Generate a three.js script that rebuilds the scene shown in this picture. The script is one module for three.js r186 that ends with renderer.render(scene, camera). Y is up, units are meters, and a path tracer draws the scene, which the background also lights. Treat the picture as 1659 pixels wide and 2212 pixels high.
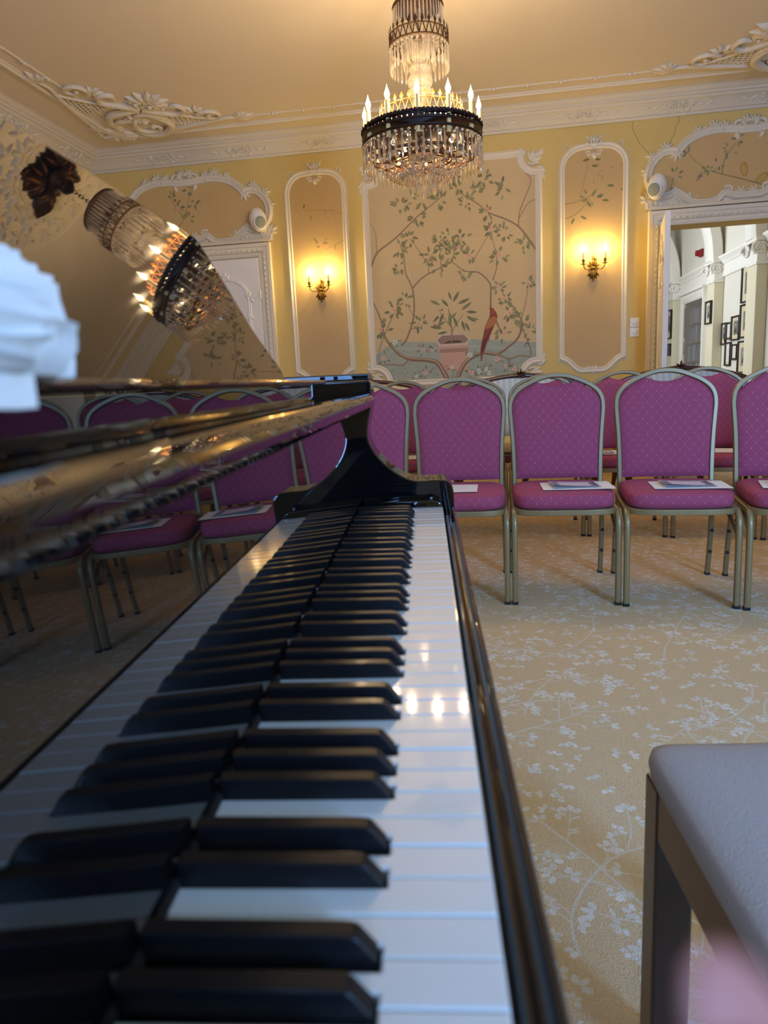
import * as THREE from 'three';
import { RectAreaLightUniformsLib } from 'three/addons/lights/RectAreaLightUniformsLib.js';
import { RoundedBoxGeometry } from 'three/addons/geometries/RoundedBoxGeometry.js';
import { MarchingCubes } from 'three/addons/objects/MarchingCubes.js';
import * as BGU from 'three/addons/utils/BufferGeometryUtils.js';

// ---------------------------------------------------------------- camera, sky, daylight, exposure
const scene = new THREE.Scene();
const camera = new THREE.PerspectiveCamera(72.51, 1659 / 2212, 0.004, 80);
camera.rotation.order = 'YXZ';
camera.position.set(0, 0.955, 0);
camera.rotation.set(-0.182765, 0.16013, -0.046234);
camera.focus = 3.4;
camera.userData.fStop = 7;
scene.add(camera);
const renderer = new THREE.WebGLRenderer({ antialias: true });
renderer.toneMapping = THREE.LinearToneMapping;
renderer.toneMappingExposure = 1.27;
renderer.shadowMap.enabled = true;
scene.background = new THREE.Color().setRGB(0.55, 0.72, 1.0);
RectAreaLightUniformsLib.init();

const ROOM = { x0: -4.05, x1: 3.31, z0: -7.2, z1: 1.9, h: 3.38, cx: -0.37 };
const WARM = new THREE.Color().setRGB(1, 0.71, 0.39);
const DAY = new THREE.Color().setRGB(0.2, 0.44, 1);
// daylight through the three tall windows behind the camera: [centre x, width, sill, head, strength]
const WINDOWS = [[2.5, 0.85, 0.75, 2.85, 44], [-0.37, 0.85, 0.75, 2.85, 8], [-3.0, 0.85, 0.75, 2.85, 4]];
for (const [x, w, y0, y1, k] of WINDOWS) {
  const l = new THREE.RectAreaLight(DAY, k, w - 0.12, y1 - y0 - 0.12);
  l.position.set(x, (y0 + y1) / 2, ROOM.z1 - 0.02); l.lookAt(x, (y0 + y1) / 2, -5); scene.add(l);
}
{ // the hall beyond the open door has a tall window of its own
  const l = new THREE.RectAreaLight(new THREE.Color().setRGB(0.9, 0.95, 1), 3.0, 3.6, 2.4);
  l.position.set(0.62, 2.3, -11); l.lookAt(4, 2.3, -11); scene.add(l);
}

// ---------------------------------------------------------------- helpers
const V3 = (x, y, z) => new THREE.Vector3(x, y, z);
const V2 = (x, y) => new THREE.Vector2(x, y);
let seedN = 7;
const rnd = () => { seedN = (seedN * 1664525 + 1013904223) >>> 0; return seedN / 4294967296; };
const rr = (a, b) => a + (b - a) * rnd();
const lerp = (a, b, t) => a + (b - a) * t;
const taken = new Map();
const numbered = (n) => { const k = taken.get(n) || 0; taken.set(n, k + 1); return k ? n + '_' + String(k).padStart(3, '0') : n; };
function mesh(name, geo, mat, parent) {
  const m = new THREE.Mesh(Array.isArray(geo) ? merge(geo) : geo, mat);
  m.castShadow = m.receiveShadow = true;
  m.name = parent ? name : numbered(name);
  (parent || scene).add(m);
  return m;
}
function tag(o, label, category, group) { o.userData.label = label; o.userData.category = category; if (group) o.userData.group = group; return o; }
function thing(name, label, category, pos = [0, 0, 0], turn = 0, group) {
  const o = new THREE.Group(); o.name = numbered(name); o.position.set(...pos); o.rotation.y = turn; scene.add(o);
  return tag(o, label, category, group);
}
function struct(name, geo, mat, label, category) {
  const m = mesh(name, geo, mat); m.userData.kind = 'structure'; if (label) { m.userData.label = label; m.userData.category = category; } return m;
}
function dup(root, pos, turn, label, group) {
  const r = root.clone(); r.name = numbered(root.name.replace(/_\d{3}$/, '')); r.position.set(...pos); r.rotation.y = turn; scene.add(r);
  r.userData = { ...root.userData, label }; if (group) r.userData.group = group; return r;
}
function clean(g) {
  let h = g.index ? g.toNonIndexed() : g.clone();
  for (const k of Object.keys(h.attributes)) if (!['position', 'normal', 'uv'].includes(k)) h.deleteAttribute(k);
  if (!h.attributes.normal) h.computeVertexNormals();
  if (!h.attributes.uv) h.setAttribute('uv', new THREE.BufferAttribute(new Float32Array(h.attributes.position.count * 2), 2));
  h.morphAttributes = {}; h.groups = [];
  return h;
}
const merge = (l) => BGU.mergeGeometries(l.map(clean));
const crease = (g, a = 0.6) => BGU.toCreasedNormals(clean(g), a);
function tf(g, { p = [0, 0, 0], r = [0, 0, 0], s = [1, 1, 1] } = {}) {
  return g.clone().applyMatrix4(new THREE.Matrix4().compose(V3(...p), new THREE.Quaternion().setFromEuler(new THREE.Euler(...r)), V3(...s)));
}
const box = (w, h, d, x = 0, y = 0, z = 0) => new THREE.BoxGeometry(w, h, d).translate(x, y, z);
const rbox = (w, h, d, x = 0, y = 0, z = 0, r = 0.004, n = 2) => new RoundedBoxGeometry(w, h, d, n, r).translate(x, y, z);
const boxAB = (x0, x1, y0, y1, z0, z1) => box(x1 - x0, y1 - y0, z1 - z0, (x0 + x1) / 2, (y0 + y1) / 2, (z0 + z1) / 2);
const lathe = (pts, n = 24) => new THREE.LatheGeometry(pts.map((p) => V2(p[0], p[1])), n);
const curve = (pts, n, closed = false) => new THREE.CatmullRomCurve3(pts.map((p) => (p.isVector3 ? p : V3(...p))), closed, 'catmullrom', 0.5).getPoints(n);
const arr2 = (l) => l.map((p) => V2(p[0], p[1]));
// smooth 2-D outline through points
function smooth2(pts, n, closed = false) { return curve(pts.map((p) => [p[0], p[1], 0]), n, closed).map((p) => [p.x, p.y]); }
// planar sweep: path in xy, profile [across, out]; mitred
function frameSweep(path, closed, profile, creaseA = 0.7) {
  const n = path.length, pos = [], uv = [], idx = [];
  const m = profile.length;
  let len = 0;
  const rows = closed ? n + 1 : n;
  for (let i = 0; i < rows; i++) {
    const c = path[i % n], a = closed ? path[(i - 1 + n) % n] : path[Math.max(0, i - 1)], b = closed ? path[(i + 1) % n] : path[Math.min(n - 1, i + 1)];
    let d1 = V2(c[0] - a[0], c[1] - a[1]), d2 = V2(b[0] - c[0], b[1] - c[1]);
    if (d1.length() < 1e-9) d1 = d2.clone(); if (d2.length() < 1e-9) d2 = d1.clone();
    if (i) len += Math.hypot(c[0] - path[(i - 1) % n][0], c[1] - path[(i - 1) % n][1]);
    d1.normalize(); d2.normalize();
    const t = d1.clone().add(d2); if (t.length() < 0.2) t.copy(d2); t.normalize();
    const nx = -t.y, ny = t.x, k = Math.min(1 / Math.max(0.35, t.dot(d2)), 2);
    for (let j = 0; j < m; j++) { pos.push(c[0] + nx * profile[j][0] * k, c[1] + ny * profile[j][0] * k, profile[j][1]); uv.push(len, profile[j][0]); }
  }
  for (let i = 0; i < rows - 1; i++) for (let j = 0; j < m - 1; j++) { const p = i * m + j; idx.push(p, p + 1, p + m, p + 1, p + m + 1, p + m); }
  const g = new THREE.BufferGeometry(); g.setAttribute('position', new THREE.Float32BufferAttribute(pos, 3)); g.setAttribute('uv', new THREE.Float32BufferAttribute(uv, 2)); g.setIndex(idx);
  return crease(g, creaseA);
}
// tube whose radius changes along the way
function taperTube(pts, rad, n = 6, cap = true) {
  const P = pts.map((p) => (p.isVector3 ? p : V3(...p))), N = P.length, pos = [], idx = [];
  let nrm = null;
  for (let i = 0; i < N; i++) {
    const t = P[Math.min(N - 1, i + 1)].clone().sub(P[Math.max(0, i - 1)]).normalize();
    if (!nrm) { nrm = Math.abs(t.y) < 0.9 ? V3(0, 1, 0) : V3(1, 0, 0); }
    nrm = nrm.clone().sub(t.clone().multiplyScalar(nrm.dot(t))).normalize();
    const b = t.clone().cross(nrm), r = typeof rad === 'function' ? rad(i / (N - 1)) : Array.isArray(rad) ? rad[i] : rad;
    for (let j = 0; j < n; j++) { const a = (j / n) * Math.PI * 2; const q = P[i].clone().addScaledVector(nrm, Math.cos(a) * r).addScaledVector(b, Math.sin(a) * r); pos.push(q.x, q.y, q.z); }
  }
  for (let i = 0; i < N - 1; i++) for (let j = 0; j < n; j++) { const a = i * n + j, b = i * n + ((j + 1) % n); idx.push(a, b, a + n, b, b + n, a + n); }
  if (cap) for (const [o, f] of [[0, 1], [(N - 1) * n, 0]]) for (let j = 1; j < n - 1; j++) f ? idx.push(o, o + j + 1, o + j) : idx.push(o, o + j, o + j + 1);
  const g = new THREE.BufferGeometry(); g.setAttribute('position', new THREE.Float32BufferAttribute(pos, 3)); g.setIndex(idx); g.computeVertexNormals(); return g;
}
// tube of rounded-rectangle section, widths across (in the plane of the bend) and deep (along ref)
function barTube(pts, hw, hd, ref) {
  const P = pts.map((p) => (p.isVector3 ? p : V3(...p))), N = P.length, sec = [], k = 0.35;
  for (const [sx, sy] of [[1, 1], [-1, 1], [-1, -1], [1, -1]]) { const a = [sx * hw, sy * hd * (1 - k)], b = [sx * hw * (1 - k), sy * hd]; sec.push(...(sx * sy > 0 ? [a, b] : [b, a])); }
  const n = sec.length, pos = [], idx = [];
  for (let i = 0; i < N; i++) {
    const t = P[Math.min(N - 1, i + 1)].clone().sub(P[Math.max(0, i - 1)]).normalize(), d = ref.clone().sub(t.clone().multiplyScalar(ref.dot(t))).normalize(), b = t.clone().cross(d);
    for (const [u, v] of sec) { const q = P[i].clone().addScaledVector(b, u).addScaledVector(d, v); pos.push(q.x, q.y, q.z); }
  }
  for (let i = 0; i < N - 1; i++) for (let j = 0; j < n; j++) { const a = i * n + j, b = i * n + ((j + 1) % n); idx.push(a, b, a + n, b, b + n, a + n); }
  for (const [o, f] of [[0, 1], [(N - 1) * n, 0]]) for (let j = 1; j < n - 1; j++) f ? idx.push(o, o + j + 1, o + j) : idx.push(o, o + j, o + j + 1);
  const g = new THREE.BufferGeometry(); g.setAttribute('position', new THREE.Float32BufferAttribute(pos, 3)); g.setIndex(idx); return crease(g, 0.9);
}
function extrude(pts, depth, bevel = 0, seg = 2, holes) {
  const s = pts.isShape ? pts : new THREE.Shape(arr2(pts)); if (holes) for (const h of holes) s.holes.push(new THREE.Path(arr2(h)));
  return new THREE.ExtrudeGeometry(s, { depth: depth - 2 * bevel, bevelEnabled: bevel > 0, bevelSize: bevel, bevelThickness: bevel, bevelOffset: -bevel, bevelSegments: seg, curveSegments: 8 }).translate(0, 0, bevel);
}
// parametric sheet f(u,v) -> [x,y,z]
function sheet(f, nu, nv) {
  const pos = [], uv = [], idx = [];
  for (let j = 0; j <= nv; j++) for (let i = 0; i <= nu; i++) { pos.push(...f(i / nu, j / nv)); uv.push(i / nu, j / nv); }
  for (let j = 0; j < nv; j++) for (let i = 0; i < nu; i++) { const a = j * (nu + 1) + i; idx.push(a, a + 1, a + nu + 1, a + 1, a + nu + 2, a + nu + 1); }
  const g = new THREE.BufferGeometry(); g.setAttribute('position', new THREE.Float32BufferAttribute(pos, 3)); g.setAttribute('uv', new THREE.Float32BufferAttribute(uv, 2)); g.setIndex(idx); g.computeVertexNormals(); return g;
}
// uv in metres by the side a triangle faces
function boxUV(g) {
  const h = clean(g), p = h.attributes.position, uv = h.attributes.uv, a = V3(), b = V3(), c = V3();
  for (let i = 0; i < p.count; i += 3) {
    a.fromBufferAttribute(p, i); b.fromBufferAttribute(p, i + 1); c.fromBufferAttribute(p, i + 2);
    const n = b.clone().sub(a).cross(c.clone().sub(a)), x = Math.abs(n.x), y = Math.abs(n.y), z = Math.abs(n.z);
    for (let k = 0; k < 3; k++) { const q = [a, b, c][k]; if (y >= x && y >= z) uv.setXY(i + k, q.x, q.z); else if (x > z) uv.setXY(i + k, q.z, q.y); else uv.setXY(i + k, q.x, q.y); }
  }
  return h;
}
// soft cushion: a squared-off ellipsoid
function cushion(a, b, c, e1, e2, nu = 36, nv = 14) {
  const sp = (t, e) => Math.sign(t) * Math.abs(t) ** e;
  const g = sheet((u, v) => { const th = u * Math.PI * 2, ph = (v - 0.5) * Math.PI, cp = sp(Math.cos(ph), e1); return [a * cp * sp(Math.cos(th), e2), b * sp(Math.sin(ph), e1), -c * cp * sp(Math.sin(th), e2)]; }, nu, nv);
  return g;
}
const blobs = (l) => l.map(([x, y, z, r]) => new THREE.SphereGeometry(r, 10, 8).translate(x, y, z));

// ---- relief ornament, in the xy plane, standing out towards +z
function scroll(cx, cy, r, a0, turns, w, rise = 1) { // spiral band that thins towards its eye
  const N = Math.ceil(14 * Math.abs(turns)) + 4, pts = [], rad = [];
  for (let i = 0; i <= N; i++) { const t = i / N, a = a0 + turns * t * Math.PI * 2, q = r * (1 - 0.82 * t); pts.push([cx + q * Math.cos(a), cy + q * Math.sin(a), w * 0.5 * rise]); rad.push(w * (1 - 0.5 * t)); }
  return [taperTube(pts, rad, 6), new THREE.SphereGeometry(w * 0.9, 8, 6).translate(cx + pts[N][0] - cx, pts[N][1], w * 0.6 * rise)];
}
function leaf(x, y, L, W, ang, rise = 0.012, curl = 0.15) {
  const g = sheet((u, v) => {
    const s = v, t = u * 2 - 1, w = W * 0.5 * Math.sin(Math.PI * Math.pow(s, 0.75)) * (1 + 0.18 * Math.sin(s * 22)), bend = curl * L * s * s;
    return [s * L, t * w + bend, rise * (0.25 + Math.sin(Math.PI * s)) * (1 - t * t) + rise * 0.4 * Math.abs(t) * (1 - Math.abs(t))];
  }, 4, 6);
  return g.rotateZ(ang).translate(x, y, 0);
}
function spray(x, y, ang, size, n = 5, spread = 2.2, rise = 0.014) { const l = []; for (let i = 0; i < n; i++) { const k = n > 1 ? i / (n - 1) - 0.5 : 0; l.push(leaf(x, y, size * (1 - 0.5 * Math.abs(k)), size * 0.36, ang + k * spread, rise, k * 0.6)); } return l; }
function rosette(x, y, r, rise = 0.012) { const l = []; for (let i = 0; i < 5; i++) { const a = i * 1.2566; l.push(tf(new THREE.SphereGeometry(r * 0.48, 7, 5), { p: [x + Math.cos(a) * r * 0.55, y + Math.sin(a) * r * 0.55, rise * 0.4], s: [1, 1, 0.6] })); } l.push(new THREE.SphereGeometry(r * 0.3, 7, 5).translate(x, y, rise)); return l; }
function shell(x, y, R, a0 = 0, sweep = Math.PI, n = 7, rise = 0.02) { const l = []; for (let i = 0; i < n; i++) { const a = a0 + sweep * (i / (n - 1)); l.push(taperTube([[x, y, rise * 0.3], [x + Math.cos(a) * R * 0.5, y + Math.sin(a) * R * 0.5, rise * 0.6], [x + Math.cos(a) * R, y + Math.sin(a) * R, rise * 0.4]], [R * 0.05, R * 0.12, R * 0.17], 6), new THREE.SphereGeometry(R * 0.17, 7, 5).translate(x + Math.cos(a) * R, y + Math.sin(a) * R, rise * 0.4)); } return l; }
const mirrorX = (l) => l.map((g) => { const h = clean(g).scale(-1, 1, 1); const p = h.attributes.position.array, nn = h.attributes.normal.array; for (let i = 0; i < p.length; i += 9) for (let k = 0; k < 3; k++) { let t = p[i + 3 + k]; p[i + 3 + k] = p[i + 6 + k]; p[i + 6 + k] = t; t = nn[i + 3 + k]; nn[i + 3 + k] = nn[i + 6 + k]; nn[i + 6 + k] = t; } return h; });
const both = (l) => [...l, ...mirrorX(l)];

// ---------------------------------------------------------------- textures and materials
function canvas(w, h, draw) { const c = document.createElement('canvas'); c.width = w; c.height = h; const x = c.getContext('2d'); draw(x, w, h); return c; }
function ctex(w, h, draw, { srgb = true, rep = null } = {}) {
  const t = new THREE.CanvasTexture(canvas(w, h, draw)); t.wrapS = t.wrapT = THREE.RepeatWrapping; t.magFilter = THREE.LinearFilter; if (srgb) t.colorSpace = THREE.SRGBColorSpace; if (rep) t.repeat.set(...rep); return t;
}
function speckle(x, w, h, n, cols, r0, r1, al) { for (let i = 0; i < n; i++) { x.globalAlpha = al * rnd(); x.fillStyle = cols[Math.floor(rnd() * cols.length)]; const r = rr(r0, r1); x.fillRect(rnd() * w, rnd() * h, r, r); } x.globalAlpha = 1; }
const std = (color, roughness = 0.6, o = {}) => new THREE.MeshStandardMaterial({ color, roughness, ...o });
const phys = (color, roughness = 0.6, o = {}) => new THREE.MeshPhysicalMaterial({ color, roughness, ...o });
const noiseBump = ctex(512, 512, (x, w, h) => { x.fillStyle = '#808080'; x.fillRect(0, 0, w, h); speckle(x, w, h, 60000, ['#000', '#fff', '#999', '#555'], 1, 3, 0.35); }, { srgb: false });
const M = {};
M.plaster = std('#ddd0b4', 0.72, { bumpMap: noiseBump, bumpScale: 0.0006 });
M.wall = std('#d6b76a', 0.8, { map: ctex(1024, 1024, (x, w, h) => { x.fillStyle = '#fff'; x.fillRect(0, 0, w, h); speckle(x, w, h, 26000, ['#e9e4d6', '#fffdf4', '#efe6cf', '#f7f2e4'], 1, 5, 0.5); for (let i = 0; i < 60; i++) { x.globalAlpha = 0.05; x.fillStyle = rnd() < 0.5 ? '#e2d4b4' : '#fff6e0'; x.beginPath(); x.ellipse(rnd() * w, rnd() * h, rr(30, 140), rr(20, 90), rnd() * 3, 0, 7); x.fill(); } x.globalAlpha = 1; }, { rep: [0.5, 0.5] }) });
M.field = std('#c0a06c', 0.8, { bumpMap: noiseBump, bumpScale: 0.0004 });
M.ceiling = std('#e0d2b8', 0.85);
M.white = std('#e2dccb', 0.6);
M.whitePaint = std('#e6dfd0', 0.45);
M.pianoBlack = phys(new THREE.Color().setRGB(0.0035, 0.0035, 0.004), 0.022, { ior: 1.58 });
M.keyBlack = phys(new THREE.Color().setRGB(0.006, 0.006, 0.007), 0.42, { clearcoat: 0.12, clearcoatRoughness: 0.12, ior: 1.4, specularIntensity: 0.6 });
M.keyWhite = phys('#dcdad4', 0.32, { clearcoat: 1, clearcoatRoughness: 0.05 });
M.felt = std('#17100f', 0.95);
M.felt2 = std('#5e1030', 0.95);
M.gold = std('#4f3314', 0.45, { metalness: 0.85 });
M.bronze = std('#4a3220', 0.45, { metalness: 0.7 });
M.darkBronze = std('#2a1712', 0.5, { metalness: 0.4 });
M.copper = std('#8c5626', 0.45, { metalness: 0.5 });
M.brass = std('#8a6a30', 0.35, { metalness: 0.9 });
M.iron = std('#16110d', 0.55, { metalness: 0.5 });
M.candle = std('#eecb84', 0.6);
M.bulb = std('#fff1d0', 0.4, { emissive: new THREE.Color().setRGB(1, 0.78, 0.42), emissiveIntensity: 7 });
M.sconceBulb = std('#fff1d0', 0.4, { emissive: new THREE.Color().setRGB(1, 0.8, 0.42), emissiveIntensity: 7 });
M.crystal = phys('#fff2d8', 0.015, { transmission: 0.87, thickness: 0.012, ior: 1.52 });
M.chairMetal = std('#907c54', 0.34, { metalness: 0.3 });
M.rubber = std('#141414', 0.7);
M.glassPane = phys('#ffffff', 0.02, { transmission: 1, thickness: 0, ior: 1.45 });
M.paper = std('#eeeeec', 0.7);
M.mahogany = phys('#3a120c', 0.3, { clearcoat: 0.6, clearcoatRoughness: 0.15 });
// ---------------------------------------------------------------- the room
const carpetMap = ctex(2048, 2048, (x, w, h) => {
  x.fillStyle = '#dabf93'; x.fillRect(0, 0, w, h);
  speckle(x, w, h, 120000, ['#c9a672', '#e6cea6', '#d1b280', '#e8d2ae'], 1, 4, 0.45);
  const cream = ['#e3dccb', '#ded6c4', '#e9e3d5'];
  const wrap = (f, px, py, r) => { for (const ox of [-w, 0, w]) for (const oy of [-h, 0, h]) if (px + ox > -r && px + ox < w + r && py + oy > -r && py + oy < h + r) { x.save(); x.translate(px + ox, py + oy); f(); x.restore(); } };
  const petal = (px, py, a, L, W, c) => wrap(() => { x.rotate(a); x.fillStyle = c; x.beginPath(); x.ellipse(0, 0, L, W, 0, 0, 7); x.fill(); }, px, py, L + 2);
  const flower = (px, py, a, s) => { const n = rnd() < 0.55 ? 3 : rnd() < 0.6 ? 4 : 2; for (let i = 0; i < n; i++) { const b = a + (i - (n - 1) / 2) * 0.95, q = s * rr(0.95, 1.15); petal(px + Math.cos(b) * q, py + Math.sin(b) * q, b, s * rr(0.55, 0.72), s * rr(0.36, 0.46), cream[Math.floor(rnd() * 3)]); } };
  const stroke = (pts, lw) => { x.strokeStyle = '#ddd2bb'; x.lineWidth = lw; x.lineCap = 'round'; for (const ox of [-w, 0, w]) for (const oy of [-h, 0, h]) { x.setLineDash([rr(4, 7), 2]); x.beginPath(); pts.forEach((p, i) => (i ? x.lineTo(p[0] + ox, p[1] + oy) : x.moveTo(p[0] + ox, p[1] + oy))); x.stroke(); } x.setLineDash([]); };
  const stem = (px, py, a, L, lw, depth) => {
    const pts = [[px, py]]; let turn = rr(-0.012, 0.012);
    for (let d = 0; d < L; d += 10) {
      turn += rr(-0.006, 0.006); turn *= 0.95; a += turn * 3; px += Math.cos(a) * 10; py += Math.sin(a) * 10; pts.push([px, py]);
      if (depth && rnd() < 0.125) { const s = rnd() < 0.5 ? 1 : -1; stem(px, py, a + s * rr(0.6, 1.1), rr(60, 150), lw * 0.7, depth - 1); }
      if (!depth && rnd() < 0.12) { const s = rnd() < 0.5 ? 1 : -1; petal(px + Math.cos(a + s * 1.2) * 12, py + Math.sin(a + s * 1.2) * 12, a + s * 1.0, 12, 3.2, cream[0]); }
    }
    stroke(pts, lw); flower(px, py, a, depth ? 15 : 17);
  };
  for (let i = 0; i < 64; i++) stem(rnd() * w, rnd() * h, rnd() * 7, rr(260, 620), 6, 1);
  for (let i = 0; i < 900; i++) flower(rnd() * w, rnd() * h, rnd() * 7, rr(10, 15));
  speckle(x, w, h, 60000, ['#9a7a48', '#efe2c6'], 1, 2, 0.3);
}, { rep: [1 / 2.1, 1 / 2.1] });
const pile = ctex(512, 512, (x, w, h) => { x.fillStyle = '#777'; x.fillRect(0, 0, w, h); speckle(x, w, h, 70000, ['#000', '#fff'], 1, 2.5, 0.5); }, { srgb: false, rep: [3, 3] });
M.carpet = std('#ffffff', 0.98, { map: carpetMap, bumpMap: pile, bumpScale: 0.004 });
{
  const { x0, x1, z0, z1, h } = ROOM;
  struct('floor', boxUV(boxAB(x0 - 0.3, x1 + 0.3, -0.12, 0, z0, z1 + 0.3)), M.carpet, 'gold carpet woven with cream sprigs covering the salon floor', 'carpet');
  struct('ceiling', boxAB(x0 - 0.3, x1 + 0.3, h, h + 0.2, z0 - 0.25, z1 + 0.3), M.ceiling, 'plain cream plaster ceiling of the salon', 'ceiling');
  // back wall with the open doorway
  const wb = struct('wall_back', boxUV(extrude([[x0 - 0.3, 0], [x1 + 0.3, 0], [x1 + 0.3, h], [x0 - 0.3, h]], 0.25, 0, 1, [[[1.6, 0.001], [1.6, 2.27], [3.02, 2.27], [3.02, 0.001]]]).translate(0, 0, z0 - 0.25)), M.wall, 'yellow plaster wall with mural and sconces', 'wall');
  // two hairline cracks above the doorway
  const crackMat = std('#8a6a30', 0.9);
  for (const pts of [[[1.304, 3.205], [1.3, 3.14], [1.335, 3.07], [1.372, 3.0], [1.43, 2.93], [1.5, 2.86]], [[1.698, 3.205], [1.705, 3.16], [1.68, 3.12], [1.668, 3.06], [1.64, 3.0], [1.61, 2.94]]]) {
    const fine = curve(pts.map(([x, y]) => [x, y, 0]), 34).map((p) => [p.x + rr(-0.006, 0.006), p.y]);
    mesh('crack', frameSweep(fine, false, [[-0.0018, 0.0002], [0, 0.0012], [0.0018, 0.0002]]), crackMat, wb).position.z = z0;
  }
  struct('wall_left', boxUV(boxAB(x0 - 0.3, x0, 0, h, z0, z1)), M.wall, 'yellow plaster wall left of the piano', 'wall');
  struct('wall_right', boxUV(boxAB(x1, x1 + 0.3, 0, h, z0, z1)), M.wall, 'yellow plaster wall on the right side', 'wall');
  const holes = WINDOWS.map(([x, w, y0, y1]) => [[x - w / 2, y0], [x - w / 2, y1], [x + w / 2, y1], [x + w / 2, y0]]);
  struct('wall_front', boxUV(extrude([[x0 - 0.3, 0], [x1 + 0.3, 0], [x1 + 0.3, h], [x0 - 0.3, h]], 0.3, 0, 1, holes).translate(0, 0, z1)), M.wall, 'yellow window wall behind the piano', 'wall');
  WINDOWS.forEach(([x, w, y0, y1], i) => {
    const g = new THREE.Group(); g.name = 'window_' + (i + 1); g.userData.kind = 'structure'; g.position.set(x, y0, z1 + 0.15); scene.add(g);
    const H = y1 - y0;
    mesh('window_frame', [box(0.06, H, 0.07, -w / 2 + 0.03, H / 2, 0), box(0.06, H, 0.07, w / 2 - 0.03, H / 2, 0), box(w - 0.12, 0.06, 0.07, 0, H - 0.03, 0), box(w - 0.12, 0.06, 0.07, 0, 0.03, 0)], M.whitePaint, g);
    mesh('mullion', [box(0.035, H - 0.12, 0.04, 0, H / 2, 0)], M.whitePaint, g);
    mesh('mullion', [box(w - 0.12, 0.05, 0.045, 0, H * 0.55, 0)], M.whitePaint, g);
    for (const sx of [-1, 1]) for (const [a, b] of [[0.06, H * 0.55 - 0.025], [H * 0.55 + 0.025, H - 0.06]]) mesh('pane', box(w / 2 - 0.0775, b - a, 0.004, sx * (w / 4 - 0.0213), (a + b) / 2, 0), M.glassPane, g);
    mesh('window_sill', box(w + 0.1, 0.04, 0.2, 0, -0.022, -0.2), M.whitePaint, g);
  });
  // cornice round the room: path in plan (x, -z), profile [away from the wall, up]
  const plan = [[x0, -z1], [x0, -z0], [x1, -z0], [x1, -z1]];
  const prof = [[0, 3.2], [0.014, 3.2], [0.022, 3.205], [0.026, 3.214], [0.022, 3.224], [0.034, 3.228], [0.052, 3.25], [0.078, 3.278], [0.11, 3.302], [0.122, 3.306], [0.126, 3.316], [0.136, 3.324], [0.15, 3.326], [0.15, 3.342], [0.166, 3.348], [0.184, 3.362], [0.19, 3.37], [0.2, 3.372], [0.2, 3.3795]];
  // sweep each wall run on its own so that each is one trim
  const runs = [['trim_1', plan[1], plan[2]], ['trim_2', plan[0], plan[1]], ['trim_3', plan[2], plan[3]], ['trim_4', plan[3], plan[0]]];
  const inward = (a, b) => { const d = V2(b[0] - a[0], b[1] - a[1]).normalize(); return V2(d.y, -d.x); };
  const lattice = ctex(256, 256, (x, w, h) => { x.fillStyle = '#555'; x.fillRect(0, 0, w, h); x.strokeStyle = '#ddd'; x.lineWidth = 9; for (let i = -1; i < 3; i++) for (const s of [1, -1]) { x.beginPath(); x.moveTo(i * 128 + 64 - 256, s > 0 ? 0 : 512); x.lineTo(i * 128 + 64 + 256, s > 0 ? 512 : 0); x.stroke(); x.beginPath(); x.moveTo(i * 128 + 64 - 256, s > 0 ? -256 : 256); x.lineTo(i * 128 + 64 + 256, s > 0 ? 256 : -256); x.stroke(); } }, { srgb: false, rep: [22, 22] });
  M.cornice = std('#ddd0b4', 0.72, { bumpMap: lattice, bumpScale: 0.002 });
  for (const [name, a, b] of runs) {
    const d = V2(b[0] - a[0], b[1] - a[1]), L = d.length(); d.normalize(); const n = inward(a, b), pos = [], uv = [], idx = [], m = prof.length;
    for (const e of [0, 1]) prof.forEach(([o, y], j) => { const s = e ? L - o : o; const px = a[0] + d.x * s + n.x * o, py = a[1] + d.y * s + n.y * o; pos.push(px, y, -py); uv.push(s, o + y); });
    for (let j = 0; j < m - 1; j++) idx.push(j, j + m, j + 1, j + 1, j + m, j + m + 1);
    const g = new THREE.BufferGeometry(); g.setAttribute('position', new THREE.Float32BufferAttribute(pos, 3)); g.setAttribute('uv', new THREE.Float32BufferAttribute(uv, 2)); g.setIndex(idx);
    const t = struct(name, crease(g, 0.5), M.cornice, { trim_1: 'moulded plaster cornice above the mural wall', trim_2: 'moulded plaster cornice along the left wall', trim_3: 'moulded plaster cornice along the right wall', trim_4: 'moulded plaster cornice above the windows' }[name], 'cornice');
    if (name === 'trim_4') continue;
    // double scrolls and leaf sprays on the sloping frieze
    const unit = merge([...both([...scroll(-0.055, 0.0, 0.036, 1.6, -1.2, 0.008), ...spray(-0.1, 0.01, 2.8, 0.06, 4, 1.6, 0.008), ...spray(-0.075, -0.03, 3.6, 0.05, 3, 1.0, 0.007)]), ...rosette(0, 0.004, 0.018), leaf(-0.01, -0.035, 0.03, 0.014, -1.0, 0.006), leaf(-0.22, -0.01, 0.07, 0.03, 0.4, 0.006), leaf(0.22, -0.01, 0.07, 0.03, 2.7, 0.006), leaf(-0.3, 0.02, 0.08, 0.028, -0.5, 0.006), leaf(0.3, 0.02, 0.08, 0.028, 3.6, 0.006)]);
    const lean = Math.atan2(0.11 - 0.034, 3.302 - 3.228);
    const count = Math.floor(L / 0.82), list = [];
    for (let i = 0; i < count; i++) {
      const s = (L - (count - 1) * 0.82) / 2 + i * 0.82, px = a[0] + d.x * s + n.x * 0.07, py = a[1] + d.y * s + n.y * 0.07;
      const mtx = new THREE.Matrix4().makeTranslation(px, 3.266, -py).multiply(new THREE.Matrix4().makeRotationY(Math.atan2(n.x, -n.y))).multiply(new THREE.Matrix4().makeRotationX(lean));
      mesh('frieze_ornament', unit, M.plaster, t).applyMatrix4(mtx);
    }
  }
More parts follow.
